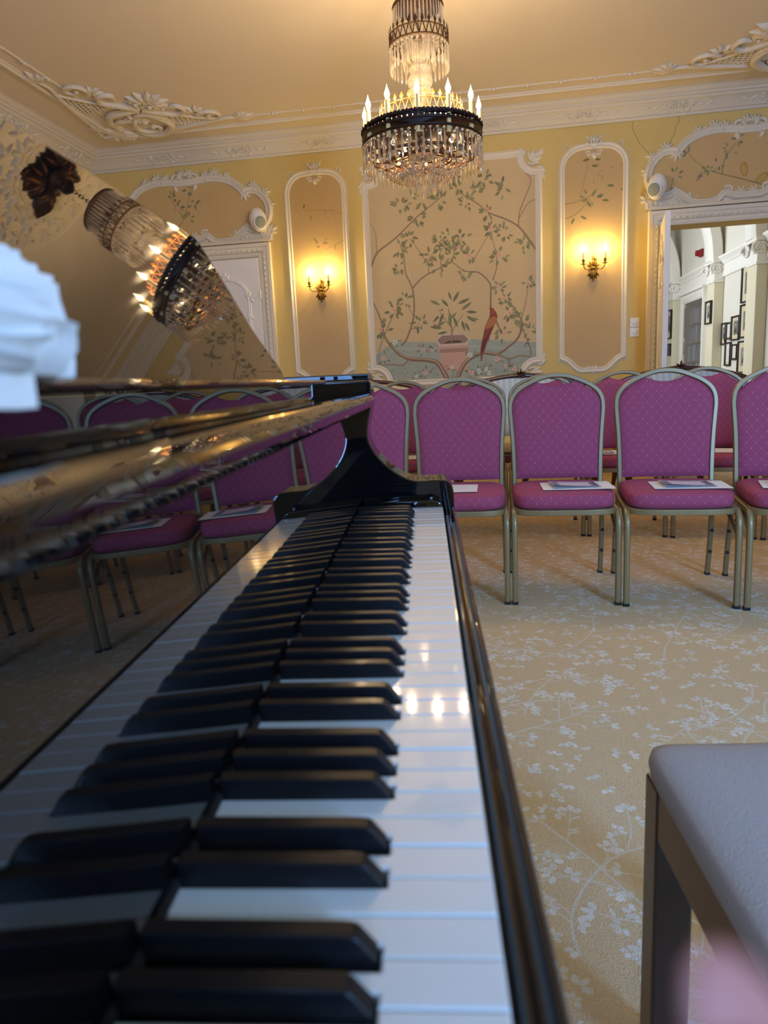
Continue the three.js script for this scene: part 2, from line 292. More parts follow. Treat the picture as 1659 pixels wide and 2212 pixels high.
  // rib and beaded line on the ceiling, following the walls
  const rib = (dx, dz, r, name, bead) => {
    const X0 = x0 + dx, X1 = x1 - dx, Z0 = z0 + dz, Z1 = z1 - dz;
    const path = [[X0, -Z1], [X0, -Z0], [X1, -Z0], [X1, -Z1]];
    const g = frameSweep(path, true, bead ? [[-r, 0], [-r * 0.6, r * 0.5], [0, r * 0.7], [r * 0.6, r * 0.5], [r, 0]] : [[-r, 0], [-r, r * 0.3], [-r * 0.5, r * 0.45], [-r * 0.3, r * 0.8], [r * 0.3, r * 0.8], [r * 0.5, r * 0.45], [r, r * 0.3], [r, 0]]);
    // xy plane facing +z -> ceiling facing down: (x, y, z) -> (x, h - z, -y)
    const p = g.attributes.position; for (let i = 0; i < p.count; i++) p.setXYZ(i, p.getX(i), h - p.getZ(i), -p.getY(i));
    const gg = crease(clean(g), 0.6); gg.computeVertexNormals();
    const t = struct(name, gg, M.plaster, bead ? 'beaded plaster line running round the ceiling' : 'narrow plaster rib running round the ceiling', 'moulding');
    if (bead) for (const [a, b] of [[path[0], path[1]], [path[1], path[2]], [path[2], path[3]]]) {
      const L = Math.hypot(b[0] - a[0], b[1] - a[1]), list = [];
      for (let s = 0.6; s < L - 0.5; s += 0.28) { const q = s / L; for (const o of [-0.035, 0, 0.035]) list.push(tf(new THREE.SphereGeometry(o ? 0.013 : 0.019, 7, 5), { p: [lerp(a[0], b[0], q + o / L), h - 0.008, -lerp(a[1], b[1], q + o / L)], s: [1, 0.7, 1] })); }
      mesh('beads', list, M.plaster, t);
    }
  };
  rib(0.55, 0.43, 0.03, 'trim_5', false);
  rib(0.7, 0.6, 0.013, 'trim_6', true);
}
// corner ornaments on the ceiling: [u along the back wall from the corner, v away from the back wall], relief down
{
  const parts = () => {
    const L = [];
    // cartouche: C-scrolls round an oval field
    L.push(...scroll(1.0, 0.62, 0.17, 2.2, 0.8, 0.03), ...scroll(1.02, 0.8, 0.2, -0.6, 0.75, 0.032), ...scroll(0.84, 0.72, 0.16, 3.6, -0.7, 0.028));
    L.push(taperTube(curve([[0.8, 0.55, 0.01], [0.92, 0.46, 0.02], [1.08, 0.5, 0.022], [1.2, 0.66, 0.022], [1.16, 0.84, 0.02], [1.02, 0.92, 0.01]], 24), (t) => 0.016 + 0.02 * Math.sin(Math.PI * t), 7));
    L.push(taperTube(curve([[0.72, 0.66, 0.01], [0.7, 0.82, 0.02], [0.78, 0.98, 0.022], [0.94, 1.02, 0.02], [1.06, 0.98, 0.01]], 24), (t) => 0.014 + 0.018 * Math.sin(Math.PI * t), 7));
    L.push(...shell(0.62, 0.56, 0.16, 3.4, 2.4, 7, 0.04), ...spray(0.66, 0.6, 4.0, 0.22, 7, 2.6, 0.03), ...spray(0.78, 0.48, 5.2, 0.16, 5, 1.8, 0.026), ...spray(0.56, 0.7, 3.0, 0.16, 5, 1.8, 0.026), ...rosette(0.56, 0.48, 0.05, 0.04), ...rosette(0.7, 0.42, 0.04, 0.035), ...rosette(0.47, 0.6, 0.04, 0.035));
    L.push(...rosette(1.22, 1.12, 0.065, 0.045), ...rosette(1.13, 1.2, 0.055, 0.045), ...rosette(1.3, 1.04, 0.045, 0.04), ...spray(1.2, 1.14, 0.8, 0.22, 8, 3.4, 0.032), ...spray(1.08, 1.02, 1.4, 0.18, 5, 2.0, 0.028), ...spray(1.12, 1.0, 0.2, 0.18, 5, 2.0, 0.028), ...rosette(0.94, 0.84, 0.06, 0.04), ...spray(0.95, 0.83, 0.6, 0.14, 8, 5.8, 0.03));
    // arms that run along the two walls
    L.push(taperTube(curve([[1.1, 1.02, 0.01], [1.22, 0.94, 0.018], [1.34, 0.86, 0.018], [1.44, 0.92, 0.018], [1.42, 1.02, 0.016], [1.33, 1.0, 0.01]], 24), (t) => 0.03 - 0.012 * t, 7));
    L.push(taperTube(curve([[1.08, 1.04, 0.01], [0.96, 1.16, 0.018], [0.86, 1.26, 0.018], [0.9, 1.38, 0.018], [1.0, 1.36, 0.016], [0.98, 1.27, 0.01]], 24), (t) => 0.03 - 0.012 * t, 7));
    L.push(...scroll(1.6, 0.72, 0.12, 2.6, -1.1, 0.022), ...scroll(0.76, 1.5, 0.12, -1.0, 1.1, 0.022));
    L.push(taperTube(curve([[1.05, 0.48, 0.008], [1.3, 0.56, 0.014], [1.5, 0.6, 0.014], [1.72, 0.64, 0.012], [1.95, 0.58, 0.006]], 20), (t) => 0.026 * (1 - 0.6 * t), 7), taperTube(curve([[0.5, 0.75, 0.008], [0.54, 1.1, 0.014], [0.58, 1.4, 0.014], [0.62, 1.62, 0.012], [0.57, 1.85, 0.006]], 20), (t) => 0.026 * (1 - 0.6 * t), 7));
    L.push(taperTube(curve([[1.22, 0.92, 0.008], [1.42, 0.76, 0.012], [1.62, 0.64, 0.01]], 14), 0.014, 6), taperTube(curve([[0.9, 1.14, 0.008], [0.74, 1.3, 0.012], [0.6, 1.46, 0.01]], 14), 0.014, 6));
    L.push(...spray(1.78, 0.62, 0.1, 0.2, 5, 1.0, 0.022), ...spray(0.6, 1.7, 1.5, 0.2, 5, 1.0, 0.022), ...spray(1.5, 0.84, 1.2, 0.13, 5, 2.4, 0.022), ...spray(0.86, 1.44, 0.4, 0.13, 5, 2.4, 0.022));
    return L;
  };
  const latticeParts = (k) => {
    const L = [];
    const tri = (ax, ay, bx, by, cx, cy, n) => { for (let i = 1; i < n; i++) { const t = i / n; L.push(taperTube([[lerp(ax, bx, t), lerp(ay, by, t), 0.004], [lerp(cx, bx, t), lerp(cy, by, t), 0.005]], 0.008, 4), taperTube([[lerp(bx, cx, t), lerp(by, cy, t), 0.004], [lerp(ax, cx, t), lerp(ay, cy, t), 0.005]], 0.008, 4)); } };
    if (k) tri(1.18, 0.52, 1.62, 0.6, 1.22, 0.9, 10); else tri(0.5, 0.95, 0.58, 1.4, 0.9, 1.12, 10);
    return L;
  };
  const reliefG = merge(parts()), latG = merge(latticeParts(0)), latH = merge(latticeParts(1));
  const place = (sx, label) => {
    const t = thing('ceiling_ornament', label, 'plasterwork', [sx > 0 ? ROOM.x0 : ROOM.x1, ROOM.h, ROOM.z0], 0, 'rococo corner ornaments on the ceiling');
    for (const [n, g0] of [['scrollwork', reliefG], ['lattice', latG], ['lattice', latH]]) {
      let g = clean(g0.clone()); const p = g.attributes.position; for (let i = 0; i < p.count; i++) p.setXYZ(i, p.getX(i), -p.getZ(i), p.getY(i));
      g.computeVertexNormals(); if (sx < 0) g = mirrorX([g])[0]; mesh(n, g, M.plaster, t);
    }
  };
  place(1, 'white rococo plaster ornament in the ceiling corner at upper left');
  place(-1, 'white rococo plaster ornament in the ceiling corner at upper right');
}
// ---------------------------------------------------------------- wall panels
const ZW = ROOM.z0; // face of the back wall
const PROF = [[-0.034, 0], [-0.034, 0.012], [-0.027, 0.02], [-0.019, 0.02], [-0.015, 0.012], [-0.004, 0.016], [0.006, 0.026], [0.016, 0.028], [0.024, 0.02], [0.028, 0.01], [0.034, 0.008], [0.034, 0]];
const leafInk = ['#7b7850', '#888358', '#737252', '#948c60'];
function inkLeaf(x, px, py, L, W, a, c) { x.save(); x.translate(px, py); x.rotate(a); x.fillStyle = c; x.beginPath(); x.moveTo(0, 0); x.quadraticCurveTo(L * 0.4, -W, L, 0); x.quadraticCurveTo(L * 0.4, W, 0, 0); x.fill(); x.strokeStyle = 'rgba(70,66,40,.5)'; x.lineWidth = Math.max(0.6, W * 0.08); x.beginPath(); x.moveTo(0, 0); x.lineTo(L * 0.95, 0); x.stroke(); x.restore(); }
function inkBranch(x, pts, w0, w1, c, sx, sy) {
  const P = smooth2(pts, pts.length * 12), n = P.length;
  for (let i = 0; i < n - 1; i++) { x.strokeStyle = c; x.lineWidth = lerp(w0, w1, i / n); x.lineCap = 'round'; x.beginPath(); x.moveTo(P[i][0] * sx, P[i][1] * sy); x.lineTo(P[i + 1][0] * sx, P[i + 1][1] * sy); x.stroke(); }
  for (let i = 0; i < n - 1; i++) { x.strokeStyle = 'rgba(205,170,125,.55)'; x.lineWidth = lerp(w0, w1, i / n) * 0.3; x.beginPath(); x.moveTo(P[i][0] * sx - w1 * 0.3, P[i][1] * sy - w0 * 0.18); x.lineTo(P[i + 1][0] * sx - w1 * 0.3, P[i + 1][1] * sy - w0 * 0.18); x.stroke(); }
}
function inkFlower(x, px, py, r, c) { for (let i = 0; i < 5; i++) { const a = i * 1.257 + rnd(); x.fillStyle = c; x.globalAlpha = 0.85; x.beginPath(); x.ellipse(px + Math.cos(a) * r * 0.6, py + Math.sin(a) * r * 0.6, r * 0.5, r * 0.38, a, 0, 7); x.fill(); } x.globalAlpha = 1; x.fillStyle = '#a8603c'; x.beginPath(); x.arc(px, py, r * 0.18, 0, 7); x.fill(); }
function inkCluster(x, px, py, s, n = 9, pink = 0.5) { for (let i = 0; i < n; i++) { const a = rnd() * 6.28, d = s * rr(0.15, 0.8); x.globalAlpha = rr(0.6, 1); inkLeaf(x, px + Math.cos(a) * d, py + Math.sin(a) * d, s * rr(0.5, 0.8), s * rr(0.26, 0.38), a + rr(-0.5, 0.5), leafInk[Math.floor(rnd() * 4)]); } x.globalAlpha = 1; if (rnd() < pink) inkFlower(x, px + rr(-0.3, 0.3) * s, py + rr(-0.3, 0.3) * s, s * 0.3, '#d6a283'); }
function inkGround(x, w, h, base, tones) { x.fillStyle = base; x.fillRect(0, 0, w, h); speckle(x, w, h, w * h / 40, tones, 1, 3, 0.35); for (let i = 0; i < 40; i++) { x.globalAlpha = 0.06; x.fillStyle = tones[i % tones.length]; x.beginPath(); x.ellipse(rnd() * w, rnd() * h, rr(20, 160), rr(10, 80), rnd() * 3, 0, 7); x.fill(); } x.globalAlpha = 1; }
const muralMap = ctex(1304, 1640, (x, w, h) => {
  inkGround(x, w, h, '#ccb07c', ['#bfa26c', '#d6bc8c', '#b89a68', '#d2b88a']);
  const S = (p) => [p[0] * w, p[1] * h];
  // parapet and pond behind the pot
  x.globalAlpha = 0.8; x.fillStyle = '#93a08e'; x.beginPath(); [[0, 0.87], [0.13, 0.8], [0.4, 0.818], [0.6, 0.808], [1, 0.842], [1, 1], [0, 1]].forEach((p, i) => (i ? x.lineTo(...S(p)) : x.moveTo(...S(p)))); x.fill();
  x.fillStyle = '#a8ad98'; x.beginPath(); [[0, 0.9], [0.14, 0.83], [0.4, 0.845], [0.6, 0.838], [1, 0.872], [1, 0.885], [0.6, 0.85], [0.4, 0.857], [0.14, 0.842], [0, 0.912]].forEach((p, i) => (i ? x.lineTo(...S(p)) : x.moveTo(...S(p)))); x.fill();
  x.globalAlpha = 1;
  for (let i = 0; i < 900; i++) { const u = rnd(), v = rr(0.8, 1); if (v < 0.83 && u > 0.13) continue; x.globalAlpha = 0.12; x.fillStyle = ['#7d8c7c', '#aeb4a0', '#85806c', '#9aa79a'][i % 4]; x.beginPath(); x.ellipse(u * w, v * h, rr(8, 40), rr(3, 9), rr(-0.3, 0.3), 0, 7); x.fill(); }
  for (let i = 0; i < 500; i++) { x.globalAlpha = 0.3; inkLeaf(x, rnd() * w, rr(0.93, 1) * h, rr(12, 30), rr(4, 9), rnd() * 6.28, ['#6f705a', '#847f6a', '#777a66'][i % 3]); }
  x.globalAlpha = 1;
  // pot
  const poly = (l, c) => { x.fillStyle = c; x.beginPath(); l.forEach((p, i) => (i ? x.lineTo(...S(p)) : x.moveTo(...S(p)))); x.closePath(); x.fill(); };
  poly([[0.4, 0.832], [0.587, 0.832], [0.577, 0.955], [0.415, 0.957]], '#c29a7e'); poly([[0.41, 0.85], [0.585, 0.85], [0.583, 0.868], [0.41, 0.868]], '#a27f6a');
  poly([[0.385, 0.805], [0.423, 0.779], [0.565, 0.781], [0.6, 0.812], [0.575, 0.836], [0.41, 0.838]], '#cdb09a'); poly([[0.397, 0.806], [0.428, 0.786], [0.56, 0.787], [0.588, 0.811], [0.566, 0.826], [0.416, 0.827]], '#957a66'); poly([[0.43, 0.824], [0.47, 0.811], [0.53, 0.812], [0.555, 0.824]], '#574a3a');
  // plant in the pot
  inkBranch(x, [[0.485, 0.818], [0.487, 0.77], [0.482, 0.72], [0.47, 0.66]], 13, 5, '#7d6a52', w, h); inkBranch(x, [[0.487, 0.77], [0.52, 0.73], [0.56, 0.69]], 8, 4, '#7d6a52', w, h); inkBranch(x, [[0.487, 0.75], [0.44, 0.7], [0.41, 0.66]], 7, 3, '#7d6a52', w, h);
  for (const [u, v, a, L] of [[0.42, 0.64, 3.6, 90], [0.47, 0.65, 4.0, 80], [0.5, 0.63, -1.0, 95], [0.53, 0.64, -0.35, 100], [0.55, 0.67, -0.6, 100], [0.58, 0.68, 0.1, 85], [0.58, 0.7, 0.6, 90], [0.55, 0.72, 1.3, 85], [0.57, 0.73, 1.1, 80], [0.6, 0.71, 0.25, 70], [0.45, 0.72, 2.7, 95], [0.43, 0.75, 3.3, 100], [0.46, 0.77, 3.0, 80], [0.44, 0.68, 2.0, 90], [0.48, 0.68, 1.6, 110], [0.5, 0.7, 1.2, 90], [0.41, 0.69, 2.3, 70], [0.52, 0.68, 2.4, 80], [0.49, 0.62, -1.9, 70]]) inkLeaf(x, u * w, v * h, L, L * 0.26, a, leafInk[Math.floor(rnd() * 3)]);
  for (const [u, v] of [[0.405, 0.7], [0.43, 0.665], [0.385, 0.735]]) { x.fillStyle = '#a8583c'; x.beginPath(); x.arc(u * w, v * h, 9, 0, 7); x.fill(); }
  const bark = '#80664e';
  for (const [p, a, b] of [
    [[[0.449, 0.99], [0.396, 0.919], [0.33, 0.9], [0.23, 0.891], [0.164, 0.867], [0.11, 0.822], [0.068, 0.768], [0.05, 0.69], [0.01, 0.611]], 40, 8], [[[0.025, 0.914], [0.116, 0.913], [0.172, 0.919], [0.207, 0.899]], 7, 12], [[[0.025, 0.914], [0.03, 0.85], [0.06, 0.78]], 7, 5],
    [[[0.177, 0.82], [0.213, 0.783], [0.257, 0.683], [0.257, 0.565], [0.217, 0.479], [0.21, 0.396], [0.191, 0.346]], 16, 5], [[[0.257, 0.552], [0.303, 0.517], [0.358, 0.491], [0.435, 0.466], [0.501, 0.445]], 13, 6], [[[0.501, 0.445], [0.574, 0.49], [0.659, 0.503], [0.722, 0.556], [0.726, 0.613], [0.724, 0.671]], 6, 14],
    [[[0.515, 0.99], [0.561, 0.926], [0.616, 0.894], [0.682, 0.879], [0.757, 0.887], [0.833, 0.852], [0.887, 0.812], [0.909, 0.746], [0.868, 0.678], [0.805, 0.634]], 36, 7], [[[0.757, 0.887], [0.832, 0.911], [0.897, 0.901], [0.96, 0.903], [0.945, 0.84], [0.898, 0.754]], 13, 7], [[[0.724, 0.671], [0.76, 0.74], [0.785, 0.79]], 18, 12],
    [[[1.001, 0.425], [0.945, 0.358], [0.894, 0.307], [0.822, 0.271], [0.718, 0.233], [0.657, 0.19], [0.584, 0.153], [0.543, 0.119]], 16, 5], [[[0.894, 0.307], [0.905, 0.237], [0.967, 0.116], [0.937, 0.076]], 8, 4], [[[0.9, 0.27], [0.95, 0.21], [1, 0.19]], 6, 4],
    [[[0.003, 0.443], [0.046, 0.379], [0.114, 0.342], [0.182, 0.305], [0.238, 0.267], [0.294, 0.23], [0.36, 0.195], [0.426, 0.159], [0.469, 0.138]], 16, 4], [[[0.046, 0.379], [0.041, 0.288], [0.011, 0.237]], 5, 3],
    [[[0.339, 0.428], [0.257, 0.325]], 6, 3], [[[0.623, 0.452], [0.673, 0.39], [0.727, 0.329]], 6, 3], [[[0.743, 0.54], [0.766, 0.46], [0.737, 0.33]], 8, 4], [[[0.068, 0.768], [0.12, 0.69], [0.17, 0.62]], 8, 4], [[[0.257, 0.683], [0.23, 0.65]], 5, 3], [[[0.22, 0.76], [0.29, 0.72]], 5, 3], [[[0.9, 0.75], [0.93, 0.66], [0.95, 0.57]], 7, 4], [[[0.358, 0.491], [0.36, 0.43], [0.39, 0.4]], 7, 4], [[[0.435, 0.466], [0.43, 0.4], [0.46, 0.37]], 7, 4], [[[0.501, 0.445], [0.52, 0.39], [0.56, 0.34]], 7, 4]]) inkBranch(x, p, a, b, bark, w, h);
  for (const [u, v] of [[0.201, 0.16], [0.294, 0.23], [0.341, 0.153], [0.436, 0.16], [0.513, 0.078], [0.544, 0.111], [0.691, 0.09], [0.594, 0.178], [0.708, 0.232], [0.814, 0.137], [0.924, 0.389], [0.247, 0.317], [0.19, 0.362], [0.174, 0.452], [0.211, 0.604], [0.142, 0.652], [0.058, 0.742], [0.294, 0.718], [0.418, 0.351], [0.373, 0.406], [0.46, 0.378], [0.557, 0.343], [0.502, 0.405], [0.608, 0.419], [0.425, 0.449], [0.574, 0.507], [0.737, 0.314], [0.81, 0.326], [0.777, 0.436], [0.774, 0.575], [0.816, 0.626], [0.836, 0.693], [0.92, 0.738], [0.962, 0.782], [0.791, 0.799], [0.953, 0.568], [0.48, 0.33], [0.53, 0.375], [0.66, 0.13]]) inkCluster(x, u * w, v * h, rr(50, 72), 12, 0.45);
  for (let i = 0; i < 90; i++) { x.globalAlpha = 0.22; inkLeaf(x, rnd() * w, rr(0.03, 0.5) * h, rr(18, 34), rr(5, 10), rnd() * 6.28, '#98885c'); x.globalAlpha = 1; }
  for (const [u, v] of [[0.133, 0.805], [0.31, 0.847], [0.483, 0.94], [0.647, 0.964], [0.81, 0.944], [0.757, 0.912], [0.919, 0.83], [0.595, 0.884], [0.259, 0.975], [0.316, 0.96], [0.691, 0.957], [0.061, 0.88], [0.36, 0.855], [0.6, 0.97], [0.71, 0.975], [0.86, 0.96]]) { inkCluster(x, u * w, v * h, 44, 6, 0); inkFlower(x, u * w, v * h, rr(15, 24), rnd() < 0.6 ? '#dba795' : '#c9cdc0'); }
  // the long-tailed red bird
  const bird = (l, c) => { x.fillStyle = c; x.beginPath(); const P = smooth2(l, 60, true); P.forEach((p, i) => (i ? x.lineTo(p[0] * w, p[1] * h) : x.moveTo(p[0] * w, p[1] * h))); x.fill(); };
  bird([[0.722, 0.672], [0.742, 0.674], [0.763, 0.703], [0.758, 0.732], [0.732, 0.775], [0.7, 0.83], [0.685, 0.868], [0.673, 0.885], [0.668, 0.915], [0.661, 0.915], [0.66, 0.86], [0.676, 0.8], [0.694, 0.745], [0.717, 0.71]], '#8a4634');
  bird([[0.7, 0.735], [0.735, 0.71], [0.762, 0.72], [0.742, 0.752], [0.695, 0.765]], '#b0703f'); bird([[0.72, 0.668], [0.742, 0.672], [0.75, 0.69], [0.73, 0.7]], '#a44a34');
  for (let i = 0; i < 26; i++) { x.strokeStyle = 'rgba(90,30,40,.5)'; x.lineWidth = 2; x.beginPath(); const u = rr(0.675, 0.73), v = 0.76 + (0.73 - u) * 1.2; x.moveTo(u * w, v * h); x.lineTo((u - 0.018) * w, (v + 0.06) * h); x.stroke(); }
});
M.mural = std('#ffffff', 0.8, { map: muralMap });
function flatUV(g, x0, x1, y0, y1) { const h = clean(g), p = h.attributes.position, u = h.attributes.uv; for (let i = 0; i < p.count; i++) u.setXY(i, (p.getX(i) - x0) / (x1 - x0), (p.getY(i) - y0) / (y1 - y0)); return h; }
{ // the mural
  const x0 = -1.187, x1 = 0.44, y0 = 0.955, y1 = 2.995, cx = (x0 + x1) / 2, hw = (x1 - x0) / 2;
  const t = thing('mural_panel', 'large mural of flowering branches, potted plant and red bird in white frame', 'mural', [cx, 0, ZW]);
  const c = 0.17; // concave corners
  const poly = []; const arc = (ccx, ccy, a0, a1) => { for (let i = 0; i <= 10; i++) { const a = lerp(a0, a1, i / 10); poly.push([ccx + c * Math.cos(a), ccy + c * Math.sin(a)]); } };
  arc(-hw, y0, Math.PI / 2, 0); arc(hw, y0, Math.PI, Math.PI / 2); arc(hw, y1, -Math.PI / 2, -Math.PI); arc(-hw, y1, 0, -Math.PI / 2);
  mesh('painting', flatUV(extrude(poly, 0.006), -hw, hw, y0, y1), M.mural, t);
  mesh('frame', frameSweep(poly, true, PROF.map(([a, b]) => [-a - 0.02, b])), M.plaster, t);
  for (const [sx, cy, s] of [[-1, y0, 1], [1, y0, 1], [-1, y1, -1], [1, y1, -1]]) {
    const L = [...scroll(0.075, 0.075, 0.06, 0.6, 1.1, 0.012), ...spray(0.1, 0.1, 3.9, 0.13, 5, 1.6, 0.016), ...spray(0.02, 0.14, 1.7, 0.12, 3, 0.8, 0.012), ...spray(0.14, 0.02, 0.1, 0.12, 3, 0.8, 0.012), leaf(-0.01, 0.18, 0.1, 0.03, 1.6, 0.01), leaf(-0.02, 0.0, 0.1, 0.05, 0.8, 0.014)];
    let g = merge(L).translate(-0.045, -0.045, 0); if (s < 0) { g = mirrorX([g.rotateZ(Math.PI)])[0]; } if (sx > 0) g = mirrorX([g])[0];
    mesh('corner_ornament', g.translate(sx * hw, cy, 0.004), M.plaster, t);
  }
}
function sconcePanel(cx, paint, label, plabel) {
  const t = thing('wall_panel', label, 'wall panel', [cx, 0, ZW], 0, 'arched wall panels with sconces');
  const hw = 0.292;
  const half = [[0.05, 0.985], [0.09, 0.984], [0.14, 1.0], [0.19, 1.045], [0.24, 1.09], [hw, 1.115]];
  const arch = []; for (let i = 0; i <= 12; i++) { const a = (i / 12) * Math.PI / 2; arch.push([hw - 0.19 + 0.19 * Math.cos(a), 2.83 + 0.19 * Math.sin(a)]); }
  const right = [...smooth2(half, 18), ...arch];
  const poly = [...right, ...right.slice().reverse().map(([x, y]) => [-x, y])];
  mesh('field', flatUV(extrude(poly, 0.005), -hw, hw, 0.98, 3.03), paint, t);
  mesh('frame', frameSweep(poly, true, PROF.map(([a, b]) => [-a * 0.85, b * 0.9])), M.plaster, t);
  mesh('crest', [...shell(0, 3.0, 0.075, 0.2, Math.PI - 0.4, 7, 0.03), ...both([...scroll(0.075, 3.015, 0.04, 3.2, -1.0, 0.012), ...scroll(0.05, 2.955, 0.028, 0.5, 1.0, 0.009), leaf(0.04, 3.07, 0.07, 0.03, 0.9, 0.014), ...scroll(0.24, 3.03, 0.028, -1.2, 0.9, 0.007)]), ...spray(0, 3.06, 1.57, 0.075, 5, 2.2, 0.018), leaf(0, 2.97, 0.07, 0.06, -1.57, 0.02)], M.plaster, t);
  mesh('foot_ornament', [...both([...scroll(0.055, 0.975, 0.036, 3.4, -1.1, 0.012), ...scroll(hw + 0.005, 1.085, 0.026, 1.8, -0.9, 0.009), leaf(0.02, 0.99, 0.05, 0.03, 1.0, 0.012)]), leaf(0, 1.01, 0.07, 0.05, -1.57, 0.018), ...spray(0, 0.99, 1.57, 0.05, 5, 2.4, 0.014)], M.plaster, t);
}
const panelPaint = (fn) => std('#ffffff', 0.8, { map: ctex(300, 1050, (x, w, h) => { inkGround(x, w, h, '#c3a26a', ['#b6945c', '#ceb07c', '#bc9c66']); fn(x, w, h); }) });
sconcePanel(-1.705, panelPaint((x, w, h) => { inkLeaf(x, 90, 150, 24, 9, 1.8, '#7a7442'); inkLeaf(x, 120, 205, 26, 8, 1.5, '#a08f5c'); x.strokeStyle = '#a88a5a'; x.lineWidth = 2.5; x.beginPath(); x.moveTo(100, 180); x.lineTo(260, 192); x.stroke(); for (let i = 0; i < 12; i++) inkLeaf(x, rr(180, 280), rr(120, 260), rr(12, 22), 5, rnd() * 6, '#b3965f'); inkBranch(x, [[0.62, 0.36], [0.8, 0.34], [0.98, 0.32]], 2, 4, '#98804e', w, h); inkCluster(x, 165, 345, 36, 7, 1); inkLeaf(x, 240, 360, 24, 6, 1.6, '#98884f'); }), 'arched panel behind the sconce left of the mural');
sconcePanel(0.962, panelPaint((x, w, h) => { inkBranch(x, [[0, 0.243], [0.25, 0.236], [0.45, 0.215]], 4, 3, '#8d7a44', w, h); inkBranch(x, [[0.28, 0.235], [0.35, 0.15], [0.42, 0.06]], 3, 2, '#9a8750', w, h); inkBranch(x, [[0, 0.31], [0.22, 0.29], [0.45, 0.23]], 5, 3, '#8d7a44', w, h); inkCluster(x, 135, 235, 44, 9, 0.3); for (const [u, v, a] of [[130, 60, 2.9], [150, 62, 0.2], [140, 92, 0.1], [245, 190, 3.3], [275, 205, 0.4], [60, 320, 2], [90, 315, 0.5], [120, 250, 1], [190, 250, 0.1]]) inkLeaf(x, u, v, 34, 12, a, '#7c7a44'); for (let i = 0; i < 8; i++) inkLeaf(x, rr(150, 290), rr(90, 230), 20, 6, rnd() * 6, '#b0935a'); }), 'arched panel behind the sconce right of the mural');
// ---------------------------------------------------------------- doors and overdoors
const CART = [[-0.1, 2.5], [-0.2, 2.53], [-0.27, 2.475], [-0.38, 2.462], [-0.47, 2.475], [-0.54, 2.53], [-0.62, 2.575], [-0.69, 2.548], [-0.77, 2.555], [-0.82, 2.62], [-0.845, 2.7], [-0.82, 2.8], [-0.74, 2.88], [-0.66, 2.895], [-0.615, 2.87], [-0.56, 2.93], [-0.48, 2.99], [-0.35, 3.03], [-0.2, 3.035], [-0.07, 3.02]];
function overdoor(cx, paint, label, cut) {
  const t = thing('overdoor_panel', label, 'overdoor panel', [cx, 0, ZW], 0, 'carved overdoor panels');
  const l = smooth2(CART, 90), poly = [...l, ...l.slice().reverse().map(([x, y]) => [-x, y])];
  mesh('field', flatUV(extrude(poly, 0.008), -0.85, 0.85, 2.45, 3.05), paint, t);
  mesh('frame', frameSweep(poly, true, PROF.map(([a, b]) => [a * 1.1 + 0.02, b * 1.4])), M.plaster, t);
  const spandrel = [[0, 2.425], [-0.88, 2.425], [-0.88, 2.5], [-0.845, 2.6], [-0.82, 2.62], [-0.77, 2.555], [-0.69, 2.548], [-0.62, 2.575], [-0.54, 2.53], [-0.47, 2.475], [-0.38, 2.462], [-0.27, 2.475], [-0.2, 2.53], [0, 2.5]];
  mesh('spandrel', [extrude(spandrel, 0.007), ...mirrorX([extrude(spandrel, 0.007)])], M.plaster, t);
  // trellis lines in the spandrels
  const tr = []; for (let i = 0; i < 9; i++) for (const s of [1, -1]) { const x = -0.84 + i * 0.045; tr.push(taperTube([[x, 2.44, 0.008], [x + 0.06 * s, 2.52, 0.008]], 0.004, 4)); }
  mesh('trellis', tr, M.plaster, t); mesh('trellis', mirrorX(tr), M.plaster, t);
  const orn = both([
    ...scroll(-0.1, 3.07, 0.06, -0.4, 1.1, 0.02), ...spray(-0.03, 3.09, 1.9, 0.09, 6, 2.4, 0.035), ...spray(-0.2, 3.06, 2.5, 0.1, 5, 1.8, 0.03), ...spray(-0.3, 3.075, 2.2, 0.09, 6, 2.6, 0.03), ...rosette(-0.27, 3.085, 0.03, 0.03), ...rosette(-0.38, 3.07, 0.026, 0.028), ...spray(-0.42, 3.05, 2.7, 0.09, 4, 1.5, 0.025), leaf(-0.12, 3.02, 0.08, 0.05, -1.2, 0.025),
    ...scroll(-0.6, 2.9, 0.045, 0.4, 1.1, 0.016), ...spray(-0.62, 2.9, 4.6, 0.1, 5, 2.2, 0.028), ...spray(-0.7, 2.93, 2.4, 0.09, 6, 2.6, 0.028), ...rosette(-0.76, 2.92, 0.026, 0.028), ...rosette(-0.83, 2.86, 0.024, 0.026), ...spray(-0.82, 2.87, 2.9, 0.08, 5, 2.2, 0.024), ...spray(-0.87, 2.76, 3.4, 0.07, 4, 1.8, 0.02), leaf(-0.88, 2.7, 0.09, 0.035, -1.5, 0.018),
    ...scroll(-0.6, 2.55, 0.05, 1.9, 1.2, 0.016), ...scroll(-0.53, 2.52, 0.04, 0.6, -1.1, 0.014), ...spray(-0.57, 2.53, 4.6, 0.1, 4, 1.4, 0.022), ...scroll(-0.16, 2.54, 0.04, 2.6, -1.1, 0.014), ...spray(-0.05, 2.5, 2.0, 0.08, 5, 2.2, 0.022), leaf(-0.02, 2.5, 0.08, 0.05, -1.8, 0.02), ...spray(-0.86, 2.5, 2.2, 0.1, 4, 1.6, 0.018), ...scroll(-0.84, 2.45, 0.028, 2.2, 1.0, 0.01), leaf(-0.74, 2.46, 0.07, 0.03, 0.4, 0.012), leaf(-0.05, 2.47, 0.06, 0.03, 3.4, 0.014)]);
  mesh('carving', orn, M.plaster, t);
}
const overPaint = (fn) => std('#ffffff', 0.8, { map: ctex(680, 240, (x, w, h) => { inkGround(x, w, h, '#c9a668', ['#bd985a', '#d3b276', '#c4a062']); fn(x, w, h); }) });
